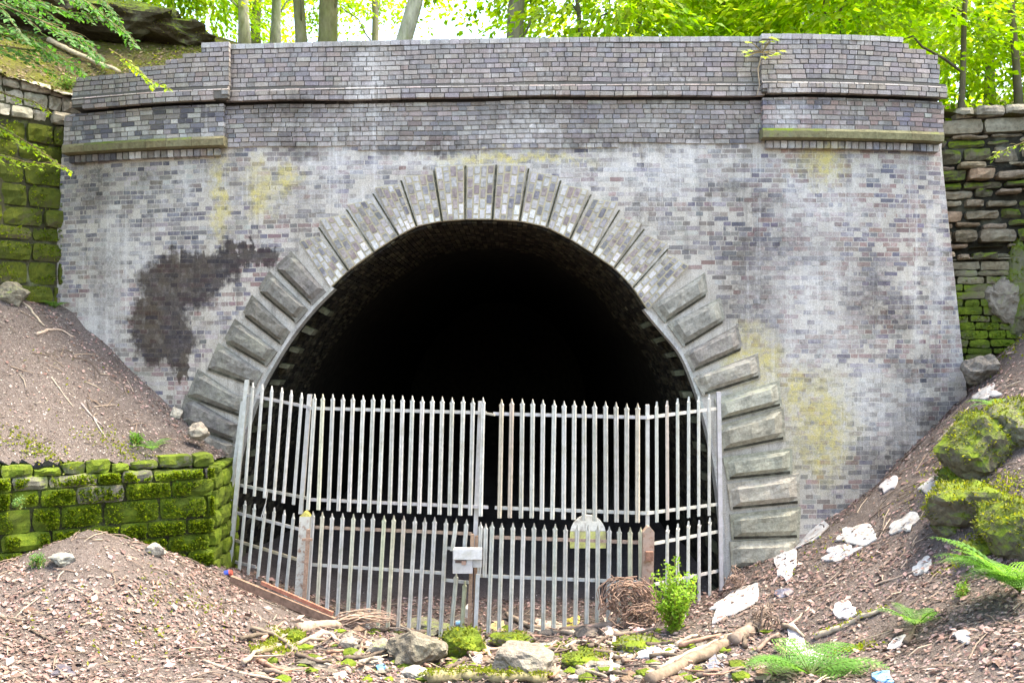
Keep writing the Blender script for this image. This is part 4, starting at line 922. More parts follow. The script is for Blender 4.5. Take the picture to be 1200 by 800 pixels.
def fern(label, px, py, n, L, cols, az0=0, az1=6.28, D=None, lift=.85, f=None):
    b = U(px, py, D) if D else hitg(px, py, f); t = thing('fern', label, 'fern', b)
    for i in range(n):
        m = MB(); frond(m, b, az0+(az1-az0)*(i+rnd(-.2, .2))/max(1, n), L*rnd(.7, 1.1), lift*rnd(.75, 1.2), random.choice(cols)); m.build('frond', M_LEAF, t)
FG = [(.15, .32, .08), (.20, .38, .12), (.12, .28, .06)]
fern('large bright fern hanging from the mossy rock at the right edge', 1196, 696, 20, .85, FG, 1.9, 4.5, lift=1.0)
fern('small fern growing from a dark stub on the right bank', 1074, 735, 9, .5, FG, lift=1.0)
fern('broad pale fern at the bottom of the photo right of the logs', 950, 792, 17, .78, [(.17, .36, .09), (.14, .32, .07)], az0=5.5, az1=10.2, lift=.7)
fern('small pale fern among the mossy rocks high on the right bank', 1168, 478, 7, .5, [(.18, .34, .12), (.14, .3, .09)], 1.5, 5.5, lift=.7)
fern('little fern beside white litter on the right bank', 1112, 570, 6, .3, [(.13, .28, .12)], lift=.8)
fern('small fern where the left bank meets the wing wall', 64, 362, 6, .34, FG, f=bz)
fern('fern sprouting on top of the mossy retaining wall', 178, 528, 6, .4, FG, f=bz)
def bush(label, px, py, D, w_, h, nsprig, cols, name='shrub', cat='shrub', lf=.04, f=None):
    b = hitg(px, py, f) if not D else U(px, py, D); t = thing(name, label, cat, b); m, s_ = MB(), MB()
    for i in range(nsprig):
        a = rnd(0, 6.28); r = w_/2*rnd(.05, 1); tip = b+Vector((math.cos(a)*r, math.sin(a)*r, h*rnd(.4, 1)*(1-.35*r/(w_/2)))); P = limb_pts(b+Vector((rnd(-.04, .04), rnd(-.04, .04), 0)), tip, .05, 7, .03)
        s_.tube(P, [.007]*4+[.004]*4, 4, (.2, .2, .05))
        for k in range(1, 8):
            for _ in range(6):
                l = lf*rnd(.6, 1.2); m.leaf(P[k]+Vector((rnd(-.04, .04), rnd(-.04, .04), rnd(-.05, .05))), (rnd(-1, 1), rnd(-1, 1), rnd(-.2, 1)), (rnd(-.5, .5), rnd(-1, 0), 1), l, l*.6, vary(random.choice(cols), .2))
    s_.build('stem', M_BARK, t); m.build('foliage', M_LEAF, t); return t
bush('bright green bushy shrub in front of the right gate post', 789, 742, None, .62, .98, 60, [(.24, .42, .04), (.32, .48, .06), (.18, .35, .03)], lf=.05)
bush('low green plant on top of the left wing wall', 78, 106, 15.3, .5, .3, 14, [(.13, .25, .05)], 'weed', 'plant')
bush('thin green sapling rooted in the mossy retaining wall', 206, 610, 13.45, .2, .75, 5, [(.12, .27, .05)], 'sapling', 'plant')
bush('tiny pale seedling on the mossy retaining wall', 22, 596, 12.2, .12, .16, 4, [(.16, .3, .10)], 'weed', 'plant', .03)
bush('little weed at the left of the leafy mound', 44, 665, None, .2, .14, 5, [(.10, .22, .06)], 'weed', 'plant', .035)
bush('weed at the foot of the right jamb below the mossy rocks', 1128, 700, None, .25, .12, 6, [(.12, .24, .03)], 'weed', 'plant', .03)
bush('green weed hanging at the lip of the retaining wall', 160, 522, None, .3, .16, 8, [(.12, .27, .04)], 'weed', 'plant', .04, bz)

# ------------------------------------------------------------------ rocks
def ico(sub=2):
    import bmesh
    bm = bmesh.new(); bmesh.ops.create_icosphere(bm, subdivisions=sub, radius=1); v = [x.co.copy() for x in bm.verts]; f = [tuple(q.index for q in x.verts) for x in bm.faces]; bm.free(); return v, f
ICO3 = ico(4); ICO2 = ico(3)
def rock(label, px, py, w_, h, moss, col=(.26, .245, .22), D=None, dep=None, name='rock', sink=.3, group=None, f=None, cat='rock'):
    """w_, h in photo pixels"""
    g = hitg(px, py+h/2*(1-sink), f) if not D else U(px, py, D); k = (g.y-YC)/F; rx, rz_ = w_*k/2, h*k/2; ry = dep or rx*.8
    c = g+Vector((0, ry*.4, rz_*(1-sink))) if not D else g; sd_ = Vector((rnd(0, 50), rnd(0, 50), rnd(0, 50))); V, Fc = ICO3 if w_ > 26 else ICO2; vs = []
    pl = [(Vector((rnd(-1, 1), rnd(-1, 1), rnd(-1, 1))).normalized(), rnd(.62, .85)) for _ in range(9)]
    for v in V:
        p = v.copy()
        for nrm, dd in pl:
            q = p.dot(nrm)
            if q > dd: p -= nrm*(q-dd)*.93
        r = 1.16+.24*noise.fractal(p*1.8+sd_, 1, 2, 5)+.09*abs(noise.noise(p*5+sd_))+.05*noise.noise(p*12+sd_); vs.append(Vector((p.x*r*rx, p.y*r*ry, p.z*r*rz_)))
    m = MB(); m.add(vs, Fc, vary(col+(moss*.75,), .12)); o = m.build(name, M_ROCK); o.location = c
    if moss > .4:
        mm = MB(); A = sum(1 for _ in vs)
        for _ in range(int(900*min(3, w_*h/1500))):
            p = random.choice(vs); q = Vector((p.x/rx, p.y/ry, p.z/rz_)).normalized()
            if q.z < -.35 or noise.noise(p*5+sd_)+q.z*.35 < -.05: continue
            mm.leaf(c+p+Vector((rnd(-.03, .03), rnd(-.03, .03), rnd(-.03, .02))), q+Vector((rnd(-1, 1), rnd(-1, 1), rnd(-1, 1))), (rnd(-1, 1), rnd(-1, 1), 1), rnd(.025, .055), rnd(.015, .03), vary(random.choice([(.16, .19, .02), (.11, .14, .015), (.22, .23, .03), (.07, .09, .012)]), .25))
        mm.build('moss', M_LEAF, o, kind='stuff')
    return tag(o, label, cat, group)
rock('large brown grey boulder in front of the left gate leaf', 486, 764, 66, 46, .05, (.155, .14, .12))
rock('moss covered boulder beside the large brown boulder', 542, 757, 42, 36, .8)
rock('flat sided pale grey boulder in the bottom centre', 611, 776, 66, 44, .04, (.22, .205, .18))
rock('mossy stone behind the pale central boulder', 600, 752, 44, 18, .6)
rock('flat mossy stone at the foot of the lock box', 497, 737, 60, 15, .3, (.2, .19, .16))
rock('small brown stone at the left of the boulders', 446, 762, 26, 20, .35)
rock('small grey stone in front of the large brown boulder', 487, 790, 30, 12, .1, (.36, .35, .33))
rock('pale stone at the far left of the debris', 408, 756, 20, 13, .02, (.27, .25, .23))
rock('thin pale stone lying on the crest of the leafy mound', 180, 645, 22, 15, .0, (.32, .30, .28))
rock('pale stone at the foot of the mossy wall, left of the mound crest', 72, 656, 26, 16, .0, (.28, .28, .26))
rock('moss topped stone in the bottom left debris', 345, 748, 24, 14, .85)
rock('mossy stone on the ground right of the pale central boulder', 680, 775, 44, 13, .75)
rock('low mossy stone in front of the right gate leaf', 748, 758, 50, 14, .55)
rock('big moss covered rock jutting from the right bank', 1158, 528, 80, 70, .55, (.14,.13,.10), dep=.5, sink=.55)
rock('mossy overhanging rock in the middle of the right bank', 1140, 598, 90, 56, .55, (.16,.15,.115), dep=.5, sink=.55)
rock('mossy rock at the right edge above the fern', 1196, 625, 60, 70, .6, (.14,.13,.10), dep=.5, sink=.55)
rock('tall mossy rock at the right edge behind the fern rocks', 1192, 500, 56, 64, .45, (.16,.15,.115), dep=.45, sink=.55)
rock('small mossy stone between the two mossy rock masses of the right bank', 1120, 562, 34, 26, .7, (.14, .13, .1), sink=.5)
rock('flat mossy stone low on the right bank beside the fern', 1150, 648, 40, 20, .6, (.16, .15, .11), sink=.5)
rock('half buried mossy stone above the big mossy rock', 1140, 492, 30, 22, .55, (.15, .14, .11), sink=.5)
rock('dark mossy stone tucked under the overhanging rock', 1112, 622, 30, 22, .45, (.12, .11, .085), sink=.5)
rock('angular grey boulder at the foot of the right wing wall', 1156, 432, 36, 34, .12, (.20, .19, .17), dep=.35)
rock('squarish dark stone in the shadow beside the portal edge', 1140, 440, 20, 30, .05, (.13, .12, .10))
rock('rough rock set in the right wing wall', 1178, 352, 40, 56, .35, (.24, .22, .18), D=15.2, dep=.3)
rock('mossy rock at the right edge of the wing wall foot', 1196, 350, 40, 110, .62, (.2, .19, .14), D=15.15, dep=.35)
rock('weathered stone at the top left of the left bank', 12, 345, 36, 26, .3, (.22, .2, .16), f=bz)
rock('small grey stone on the left bank by the portal', 205, 485, 14, 14, .0, (.33, .31, .28), f=bz)
rock('stone where the left bank ends at the voussoirs', 233, 507, 22, 22, .05, (.25, .235, .2), D=14.3)
rock('dark mossy rock overhang on the slope above the left wing wall', 112, 26, 170, 50, .45, (.055, .045, .03), D=18.3, dep=1.0, name='rock_outcrop', cat='rock outcrop')
rock('dark earthy rock ledge just under the slope crest', 186, 44, 110, 32, .45, (.06, .05, .032), D=18.6, dep=.7, name='rock_outcrop', cat='rock outcrop')
rock('low dark rock ledge on the slope by the top left corner', 14, 16, 130, 50, .42, (.05, .04, .028), D=17.2, dep=.8, name='rock_outcrop', cat='rock outcrop')

# ------------------------------------------------------------------ logs, sticks, plank
def ground_pts(pts, lift=.03, f=None):
    out = []
    for p in pts:
        g = hitg(p[0], p[1], f); out.append(g+Vector((0, 0, (p[2] if len(p) > 2 else lift))))
    return out
def densify(P, k=4, wob=.015):
    out = []
    for a, b in zip(P[:-1], P[1:]):
        for i in range(k): out.append(a.lerp(b, i/k)+Vector((rnd(-wob, wob), rnd(-wob, wob), rnd(-wob, wob)*.5)))
    return out+[P[-1]]
def stick(label, pts, r, col=(.28, .22, .17), taper=.5, group=None, name='stick', f=None, branch=None, moss=None, mat=None, cat=None):
    P = densify(ground_pts(pts, r*.6, f), 4, r*.45); n = len(P); o = P[0].copy(); t = thing(name, label, cat or name, o, group) if (branch or moss) else None
    m = MB(); m.tube([p-(Vector() if t else o) for p in P], [r*(1-(1-taper)*i/(n-1))*rnd(.85, 1.15) for i in range(n)], 8 if r > .03 else 6, vary(col, .12))
    if not t:
        ob = m.build(name, mat or M_WOOD, None, True); ob.location = o; return tag(ob, label, cat or name, group)
    m.build('stem', mat or M_WOOD, t, True)
    for bp in branch or []:
        Q = densify(ground_pts(bp, r*.5, f), 3, r*.3); mm = MB(); mm.tube(Q, [r*.6*(1-.6*i/(len(Q)-1)) for i in range(len(Q))], 6, vary(col, .1)); mm.build('side_branch', M_WOOD, t, True)
    if moss:
        mm = MB()
        for _ in range(moss):
            p = P[random.randrange(n)].lerp(P[random.randrange(n)], 0)+Vector((rnd(-r, r), rnd(-r, r), r*rnd(.5, 1.1)))
            mm.leaf(p, (rnd(-1, 1), rnd(-1, 1), rnd(.1, 1)), (rnd(-1, 1), rnd(-1, 1), 1), rnd(.02, .05), .02, vary(random.choice([(.2, .24, .02), (.15, .19, .015)]), .2))
        mm.build('moss', M_LEAF, t, kind='stuff')
    return t
PW, BW, DW = (.32, .26, .205), (.19, .145, .115), (.10, .078, .062)
a, b = hitg(270, 684), hitg(392, 732)
m = MB(); n_ = MB(); up = Vector((0, 0, .13)); m.bar(a+up*.5, b+up*.3, .05, .11, (.23, .15, .11)); ob = thing('plank', 'reddish brown wooden plank lying along the foot of the left fence panel', 'plank', a); m.build('board', M_WOOD, ob)
n_.bar(a.lerp(b, .3)+up*1.35+Vector((0, .03, 0)), b.lerp(a, .02)+up*1.0+Vector((0, .03, 0)), .03, .05, (.36, .16, .11)); n_.build('red_batten', M_WOOD, ob)
stick('thick log lying below the plank by the fence', [(292, 692), (325, 706), (362, 724)], .05, BW)
stick('pale broken log end left of the debris', [(352, 742), (375, 736), (398, 738)], .075, (.33, .25, .2), .8, name='log')
stick('twisted pale root in the left debris', [(362, 752), (378, 744), (392, 748), (402, 760)], .045, PW, name='root')
stick('stubby pale log with moss in the bottom left debris', [(318, 742), (334, 754), (345, 764)], .05, PW, .8, name='log', moss=120)
stick('mossy log curving at the bottom left debris', [(298, 768), (318, 762), (328, 750), (342, 745)], .045, (.2, .18, .1), .7, name='log', moss=420)
stick('long pale stick in front of the left gate leaf', [(478, 746, .06), (510, 742), (544, 740)], .045, BW, name='log')
stick('pale stick poking up behind the large brown boulder', [(489, 726, .05), (503, 734), (516, 744)], .035, PW)
stick('pale branch lying under the right gate leaf', [(593, 725, .08), (618, 735), (650, 742), (672, 744)], .04, PW, .9)
stick('grey log at the foot of the right gate leaf', [(655, 742), (690, 738), (722, 735)], .05, BW, .9, name='log')
stick('bare forked pale branch standing in front of the brushwood', [(717, 800), (716, 775), (719, 750), (709, 728), (724, 714), (728, 702)], .028, (.5, .42, .35), .6, branch=[[(709, 728), (706, 722)]])
stick('thick bark log at the bottom right of the centre', [(765, 802), (805, 782), (850, 757), (872, 748)], .07, BW, .85, name='log')
stick('second long log leaning beside the thick bark log', [(770, 790), (810, 770), (848, 752), (880, 742)], .05, (.3, .235, .19), .8, name='log')
stick('gnarled root stump at the end of the twin logs', [(858, 756), (880, 742), (892, 728), (903, 716)], .085, (.22, .175, .145), .55, name='stump')
stick('thin pale branch on the right of the twin logs', [(918, 738), (933, 728), (948, 712)], .02, PW)
stick('mossy fallen branch in the middle of the right bank', [(955, 748), (985, 737), (1010, 725), (1036, 717)], .035, (.34, .28, .23), .6, name='log', moss=90)
stick('dark stub holding the small fern', [(1062, 756), (1070, 745), (1077, 732)], .035, DW)
stick('brown stick at the bottom of the right bank', [(1002, 786), (1025, 780), (1046, 771)], .022, DW)
stick('thin stick crossing the right bank above the fern', [(1010, 692), (1045, 680), (1090, 665)], .018, PW)
stick('dark curved twig at the bottom left corner', [(-5, 722), (30, 736), (60, 752), (80, 766)], .016, DW)
stick('thin stick running down the leafy mound', [(208, 697), (240, 710), (275, 728)], .010, PW)
stick('short dark stick on the crest of the mound', [(168, 674), (178, 686), (188, 698)], .012, DW)
stick('long thin stick lying across the bottom left debris', [(238, 776), (290, 792), (330, 800)], .022, PW)
stick('mossy log along the bottom edge below the pale boulder', [(498, 800), (545, 796), (590, 799), (640, 800)], .07, (.2, .18, .1), .8, name='log', moss=700)
stick('brown stick among the debris left of the central boulders', [(392, 772), (420, 780), (446, 794)], .03, BW)
stick('dark stick beside the small brown stone', [(420, 772), (426, 752), (430, 740)], .03, BW)
stick('pale stick in front of the twin logs', [(688, 760), (705, 752), (735, 764)], .03, PW)
stick('dark stick crossing the debris before the brushwood', [(668, 758), (700, 764), (744, 770), (775, 768)], .03, BW)
stick('split pale wood beside the pale central boulder', [(640, 760), (648, 770), (652, 786)], .022, (.4, .28, .2))
stick('thin brown stick below the right gate leaf', [(560, 745), (590, 749), (640, 752)], .02, BW)
stick('short log beside the moss covered boulder', [(556, 748), (568, 758), (574, 770)], .03, (.34, .24, .18), .8)
stick('long grey branch at the top of the left bank', [(-6, 338), (18, 350), (36, 364), (52, 384)], .03, PW, f=bz, group=None)
stick('crooked branch lying below the portal edge on the left bank', [(43, 394), (56, 388), (70, 389), (86, 397)], .03, PW, f=bz)
stick('thin twig halfway down the left bank', [(60, 445), (72, 460), (86, 478)], .013, PW, f=bz)
stick('forked twig low on the left bank', [(95, 474), (106, 488), (119, 500)], .018, (.33, .28, .25), f=bz, branch=[[(108, 490), (122, 512), (126, 518)]])
stick('fallen pale branch lying down the mossy slope above the left wall', [(58, 50, .08), (80, 62, .08), (108, 76, .08), (140, 90, .08)], .05, (.38, .32, .22), .7, f=lambda X, Y: np.where(Y < wally(-7)+.4, -50, hz(X, Y)))
stick('grey stick lying against the right jamb', [(862, 690), (880, 684), (905, 676)], .02, BW)
stick('thin stick along the upper edge of the right bank', [(1098, 520), (1115, 500), (1135, 478)], .015, PW)
def tangle(label, px, py, D, rx, rz_, n, col, arc=True, cat='brushwood'):
    c = U(px, py, D); t = thing('brushwood', label, cat, c); m = MB()
    for _ in range(n):
        a0 = rnd(0, 6.28); k = rnd(.6, 2.8) if arc else 0; e = rnd(.35, .95); y = rnd(-.12, .12)
        c0 = Vector((rnd(-.35, .35)*rx, 0, rnd(-.3, .3)*rz_))
        if arc and random.random() < .25: P = limb_pts(c+Vector((-rx*rnd(-.6, 1.2), y, -rz_*rnd(.3, 1))), c+Vector((rx*rnd(-.8, 1.3), y+rnd(-.2, .2), rz_*rnd(-.2, 1.3))), rnd(0, .2), 7, .05)
        elif arc: P = [c+c0+Vector((rx*e*math.cos(a0+k*i/7)+rnd(-.02, .02), y+rnd(-.03, .03), rz_*e*math.sin(a0+k*i/7)+rnd(-.02, .02))) for i in range(8)]
        else:
            s0 = rnd(-1, 1); P = limb_pts(c+Vector((-rx*rnd(.6, 1), y, -rz_*rnd(.2, 1))), c+Vector((rx*rnd(.3, 1), y+rnd(-.15, .15), rz_*rnd(-.3, 1))), rnd(0, .15), 7, .02)
        m.tube(P, [.009]*5+[.006, .005, .004], 4, vary(col, .25))
    m.build('twigs', M_WOOD, t, kind='stuff')
tangle('brown curled bundle of dead twigs in front of the right gate post', 736, 702, 12.25, .34, .26, 95, (.24, .16, .125))
tangle('loose curl of dead twigs on the ground under the right gate post', 752, 722, 12.1, .34, .16, 60, (.24, .16, .125))
tangle('fan of thin dry twigs leaning on the left gate leaf', 424, 728, 12.9, .5, .14, 46, (.36, .26, .2), False)
tangle('little ball of dry roots at the foot of the right jamb', 862, 678, 13.2, .13, .11, 40, (.24, .17, .14))
tangle('shaggy root fibres on the stump by the twin logs', 893, 728, 11.0, .15, .14, 40, (.2, .15, .12))

# ------------------------------------------------------------------ rubbish
LEAFON = []
def scrap(label, px, py, w_, h, col=(.5, .485, .49), rot=0.0, lift=.035, name='plastic_scrap', cat='litter', group=None, crumple=.035):
    c = hitg(px, py); k = (c.y-YC)/F; m = MB(); N, Mv = 24, 5; rx = w_*k/2; sd_ = rnd(0, 50)
    ex = (hitg(px+5, py)-hitg(px-5, py))/10; ey = (hitg(px, py-5)-hitg(px, py+5))/10
    vs = [c+Vector((0, 0, lift*.35+.03))]
    for r in range(1, Mv+1):
        for i in range(N):
            a = 6.283*i/N; q = r/Mv*(1.1+.6*noise.noise(Vector((math.cos(a)*1.6+sd_, math.sin(a)*1.6, sd_)))+.22*noise.noise(Vector((math.cos(a)*5+sd_, math.sin(a)*5, sd_)))); u0, v0 = math.cos(a)*w_/2*q, math.sin(a)*h/2*q
            u, v = u0*math.cos(rot)-v0*math.sin(rot), u0*math.sin(rot)+v0*math.cos(rot)
            p = c+ex*u+ey*v; p.z = gz1(p.x, p.y)+.028+lift*.35*(1-r/Mv)+crumple*.5*(noise.noise(Vector((p.x*9, p.y*9, sd_)))+.6*abs(noise.noise(Vector((p.x*22, p.y*22, sd_))))); vs.append(p)
    fs = [(0, 1+i, 1+(i+1) % N) for i in range(N)]
    for r in range(Mv-1):
        for i in range(N): a = 1+r*N+i; b = 1+r*N+(i+1) % N; fs.append((a, a+N, b+N, b))
    rim = [1+(Mv-1)*N+i for i in range(N)]; b0 = len(vs)
    for i in rim: vs.append(vs[i]-Vector((0, 0, .02)))
    for i in range(N): fs.append((rim[i], b0+i, b0+(i+1) % N, rim[(i+1) % N]))
    for _ in range(int(w_*h/40)+2): q = random.choice(vs[:b0]); LEAFON.append((q.x+rnd(-.04, .04), q.y+rnd(-.04, .04), q.z+.012))
    o = c.copy(); m.add([v-o for v in vs], fs, vary(col, .04)); ob = m.build(name, M_LITTER); ob.location = o; return tag(ob, label, cat, group)
scrap('long white slab of litter against the foot of the right jamb', 940, 634, 52, 24, rot=.5, lift=.06)
scrap('white scrap just below the long white slab by the jamb', 918, 652, 26, 16, rot=.5, lift=.05)
scrap('broad white scrap in the middle of the upper right bank', 1004, 627, 40, 24, lift=.04)
scrap('flat white scrap below the broad white scrap', 986, 652, 40, 14, rot=.3)
scrap('slender white scrap below the mossy overhanging rock', 1059, 616, 32, 13, rot=.4)
scrap('white scrap under the little fern by the rocks', 1094, 568, 30, 16, lift=.06)
scrap('narrow white scrap lying along the portal wall', 1041, 567, 22, 9, rot=.7, lift=.05)
scrap('small white square scrap in the centre of the right bank', 1082, 667, 22, 12, rot=.4)
scrap('crumpled white bag at the foot of the right fence panel', 862, 706, 52, 20, rot=.35, lift=.06)
scrap('white scrap beside the boulder at the wing wall foot', 1156, 461, 30, 12, rot=.3, lift=.06)
scrap('tiny white scrap low on the right bank', 1127, 746, 18, 10, lift=.05)
scrap('crumpled white bag beside the pale fern', 942, 768, 42, 13, lift=.06, rot=.1)
scrap('white bag with grey underside among the central debris', 762, 766, 56, 18, (.66, .66, .68), lift=.07)
scrap('crumpled white bag right of the debris', 793, 782, 30, 15, lift=.06, rot=.4)
scrap('small white tube of litter under the small fern', 1049, 759, 24, 6, rot=.5, lift=.03)
scrap('pale blue plastic lid at the bottom of the right bank', 1033, 794, 22, 11, (.16, .36, .62), lift=.05, crumple=.0)
scrap('dark slate coloured scrap below the white bag', 917, 696, 18, 8, (.12, .12, .17), lift=.04)
scrap('dark grey scrap left of the twin logs', 838, 785, 22, 10, (.15, .17, .22), lift=.04)
scrap('pale slab of wood under the right gate leaf', 645, 737, 34, 12, (.52, .45, .38), lift=.08, cat='litter')
scrap('yellow scrap next to the black plastic under the gate', 672, 731, 18, 16, (.55, .48, .10), lift=.1)
scrap('crushed black plastic under the right gate leaf', 686, 738, 24, 12, (.03, .03, .035), lift=.12)
scrap('small white scrap left of the forked branch', 716, 743, 16, 8, lift=.08)
scrap('pink scrap in front of the brushwood', 747, 742, 13, 7, (.6, .33, .38), lift=.06)
scrap('small yellow foam block near the lock box', 585, 738, 16, 8, (.55, .45, .22), lift=.08)
scrap('crushed white cup by the pale central boulder', 559, 772, 10, 9, (.68, .68, .7), lift=.06)
scrap('tiny blue scrap beside the boulders', 446, 785, 8, 6, (.08, .25, .5), lift=.04)
scrap('black scrap with white rim at the bottom left', 75, 791, 26, 11, (.06, .06, .08), lift=.05)
scrap('small white scrap at the left of the debris', 433, 757, 8, 9, (.62, .62, .62), lift=.05)
scrap('pale scrap beside the fern on the right bank', 990, 718, 22, 18, (.52, .48, .5), lift=.05)
c = hitg(268, 676); t = thing('drink_can', 'crushed blue and red drink can at the foot of the left fence panel', 'can', c)
m = MB(); m.tube([c+Vector((-.06, 0, .05)), c+Vector((.01, 0, .06))], .045, 10, (.03, .07, .42)); m.build('body', M_LITTER, t)
m = MB(); m.tube([c+Vector((.012, 0, .06)), c+Vector((.05, 0, .07))], [.046, .040], 10, (.5, .1, .07)); m.build('end', M_LITTER, t)
c = U(546, 722, 13.6); m = MB(); m.tube([c, c+Vector((.03, 0, .12)), c+Vector((.05, 0, .17))], [.05, .055, .03], 9, (.7, .68, .66)); tag(m.build('plastic_bottle', M_LITTER), 'white plastic bottle standing behind the gates beside the rusty stile', 'bottle')
c = U(534, 730, 13.2); m = MB(); m.tube([c, c+Vector((.1, 0, .0))], [.045, .04], 9, (.12, .38, .6)); tag(m.build('plastic_bottle', M_LITTER), 'small blue bottle lying behind the left gate leaf', 'bottle')

# ------------------------------------------------------------------ loose cover: fallen leaves, grit, twigs, moss
def px_of(X, Y, Z):
    D = Y-YC; return 600+F*X/D, HY-F*(Z-H0)/D
def scatter(N, f, keep, x0, x1, y0, y1):
    X = np.random.uniform(x0, x1, N); Y = np.random.uniform(y0, y1, N); Z = f(X, Y); PX, PY = px_of(X, Y, Z); k = keep(X, Y, PX, PY)
    return X[k], Y[k], Z[k]
def flakes(m, X, Y, Z, L, cols, f, lift=.01, kf=.4):
    e = .05; gx = (f(X+e, Y)-f(X-e, Y))/(2*e); gy = (f(X, Y+e)-f(X, Y-e))/(2*e)
    for x, y, z, a, b in zip(X, Y, Z, gx, gy):
        th = rnd(0, 6.283); d = Vector((math.cos(th), math.sin(th), a*math.cos(th)+b*math.sin(th)+rnd(-kf, kf))); n = Vector((-a+rnd(-kf, kf), -b+rnd(-kf, kf), 1)); l = L*(.5+.9*random.random()**2.2)
        m.leaf((x, y, z+lift*rnd(.4, 1.6)), d, n, l, l*rnd(.45, .75), vary(random.choice(cols), .25, .06))
LC = [(.23, .15, .135), (.31, .225, .205), (.19, .12, .105), (.13, .083, .072), (.17, .115, .103), (.22, .155, .145), (.09, .06, .052), (.27, .195, .185)]
GC = [(.165, .135, .12), (.23, .20, .185), (.10, .08, .07), (.31, .275, .26), (.07, .055, .05)]
def nfield(X, Y, s, sd_): return np.sin(X*s+sd_+1.3*np.sin(Y*s*.8+sd_))*np.cos(Y*s*.9-sd_+1.1*np.sin(X*s*.7))
def ground_ok(X, Y):
    ml = np.interp(X, [p[0] for p in MWL], [p[1] for p in MWL]); return (X < MWL[-1][0]) & (Y < ml-.05) | ((X >= MWL[-1][0]) & (Y < 1.2))
def keep_leaf(X, Y, PX, PY):
    pr = np.full(len(X), .85); pr[(np.hypot((PX-130)/110, (PY-645)/38) < 1)] = .22; pr[(PX > 860) & (PY < 640)] = .38; pr[(PX > 300) & (PX < 780) & (PY < 742)] = .3
    pr += .45*nfield(X, Y, 1.7, 1.0)+.2*nfield(X, Y, 6.1, 3.0); pr = np.where(Y > np.vectorize(wally)(X)-.5, pr+.5, pr); return (np.random.rand(len(X)) < pr) & ground_ok(X, Y)
m = MB(); X, Y, Z = scatter(88000, gz, keep_leaf, -8.2, 8.2, -8.4, .6); flakes(m, X, Y, Z, .062, LC, gz, .014, .5)
X, Y, Z = scatter(5200, bz, lambda X, Y, PX, PY: (np.random.rand(len(X)) < .14+.85*(Y > np.vectorize(wally)(X)-.55)) & (Y < np.vectorize(wally)(X)) & ~np.vectorize(infront)(X, Y), -9, -4.4, -3.2, .8)
flakes(m, X, Y, Z, .06, LC, bz, .014, .5); 
for x, y, z in LEAFON: l = rnd(.04, .08); m.leaf((x, y, z), (rnd(-1, 1), rnd(-1, 1), rnd(-.1, .3)), (rnd(-.4, .4), rnd(-.4, .4), 1), l, l*.6, vary(random.choice(LC), .2))
X, Y, Z = scatter(2600, gz, keep_leaf, -8.2, 8.2, -8.4, .4); flakes(m, X, Y, Z, .105, LC, gz, .025, .7)
m.build('leaf_litter', M_LEAFLIT, None, kind='stuff')
m = MB(); X, Y, Z = scatter(38000, gz, lambda X, Y, PX, PY: ground_ok(X, Y), -8.2, 8.2, -8.4, 1.2); flakes(m, X, Y, Z, .034, GC, gz, .006, .7)
X, Y, Z = scatter(16000, bz, lambda X, Y, PX, PY: (Y < np.vectorize(wally)(X)) & ~np.vectorize(infront)(X, Y), -9, -4.4, -3.4, .8); flakes(m, X, Y, Z, .032, GC, bz, .006, .7)
m.build('grit', M_LEAFLIT, None, kind='stuff')
m = MB()
for f, N, bx in ((gz, 1500, (-8, 8, -8.2, .4)), (bz, 120, (-8.5, -4.5, -3, .4))):
    X, Y, Z = scatter(N, f, lambda X, Y, PX, PY: ground_ok(X, Y) if f is gz else ((Y < np.vectorize(wally)(X)) & ~np.vectorize(infront)(X, Y)), *bx)
    for x, y, z in zip(X, Y, Z):
        th = rnd(0, 6.283); L = rnd(.08, .38); x2, y2 = x+math.cos(th)*L, y+math.sin(th)*L
        if f is bz and infront(x2, y2): continue
        z2 = float(f(np.array([x2]), np.array([y2]))[0]); a, b = Vector((x, y, z+.015)), Vector((x2, y2, z2+rnd(.01, .05)))
        m.tube([a, a.lerp(b, .5)+Vector((rnd(-.02, .02), rnd(-.02, .02), rnd(0, .02))), b], [.007, .006, .003], 4, vary(random.choice([PW, BW, BW, DW, DW]), .2))
m.build('twig_litter', M_LEAFLIT, None, kind='stuff')
m = MB()                                        # moss and seedlings creeping over the ground
for px, py, rx, ry, n_ in ((320, 760, 26, 12, 320), (560, 790, 60, 12, 500), (640, 764, 40, 8, 260), (500, 757, 30, 8, 160), (700, 770, 60, 8, 300), (1000, 762, 30, 8, 160), (1120, 555, 40, 30, 420), (1175, 575, 30, 30, 420), (1150, 640, 45, 12, 300), (215, 700, 60, 26, 90),
                           (150, 735, 120, 40, 90), (60, 470, 90, 60, 30), (40, 527, 45, 8, 260), (140, 525, 60, 8, 200), (1180, 415, 30, 14, 160), (955, 650, 60, 40, 50)):
    f = bz if py < 530 and px < 300 else gz
    for _ in range(n_):
        g = hitg(px+random.gauss(0, rx*.5), py+random.gauss(0, ry*.5), f) if n_ < 0 else None
        a = random.gauss(0, .5)*rx; b = random.gauss(0, .5)*ry; c = hitg(px, py, f) if _ == 0 else c
        k = (c.y-YC)/F; x = c.x+a*k; y = c.y+b*k*2.2; z = float(f(np.array([x]), np.array([y]))[0])
        m.leaf((x, y, z+.01), (rnd(-1, 1), rnd(-1, 1), rnd(.2, 1)), (rnd(-1, 1), rnd(-1, 1), 1), rnd(.03, .06), rnd(.02, .035), vary(random.choice([(.19, .23, .02), (.14, .19, .015), (.24, .26, .03)]), .2))
m.build('ground_moss', M_LEAF, None, kind='stuff')
m = MB()                                        # litter and moss over the slope above the left wing wall
def on_hill(X, Y, PX, PY): return (PY > -40) & (PX > -120) & ~np.array([inpoly(x, y, CUT) for x, y in zip(X, Y)])
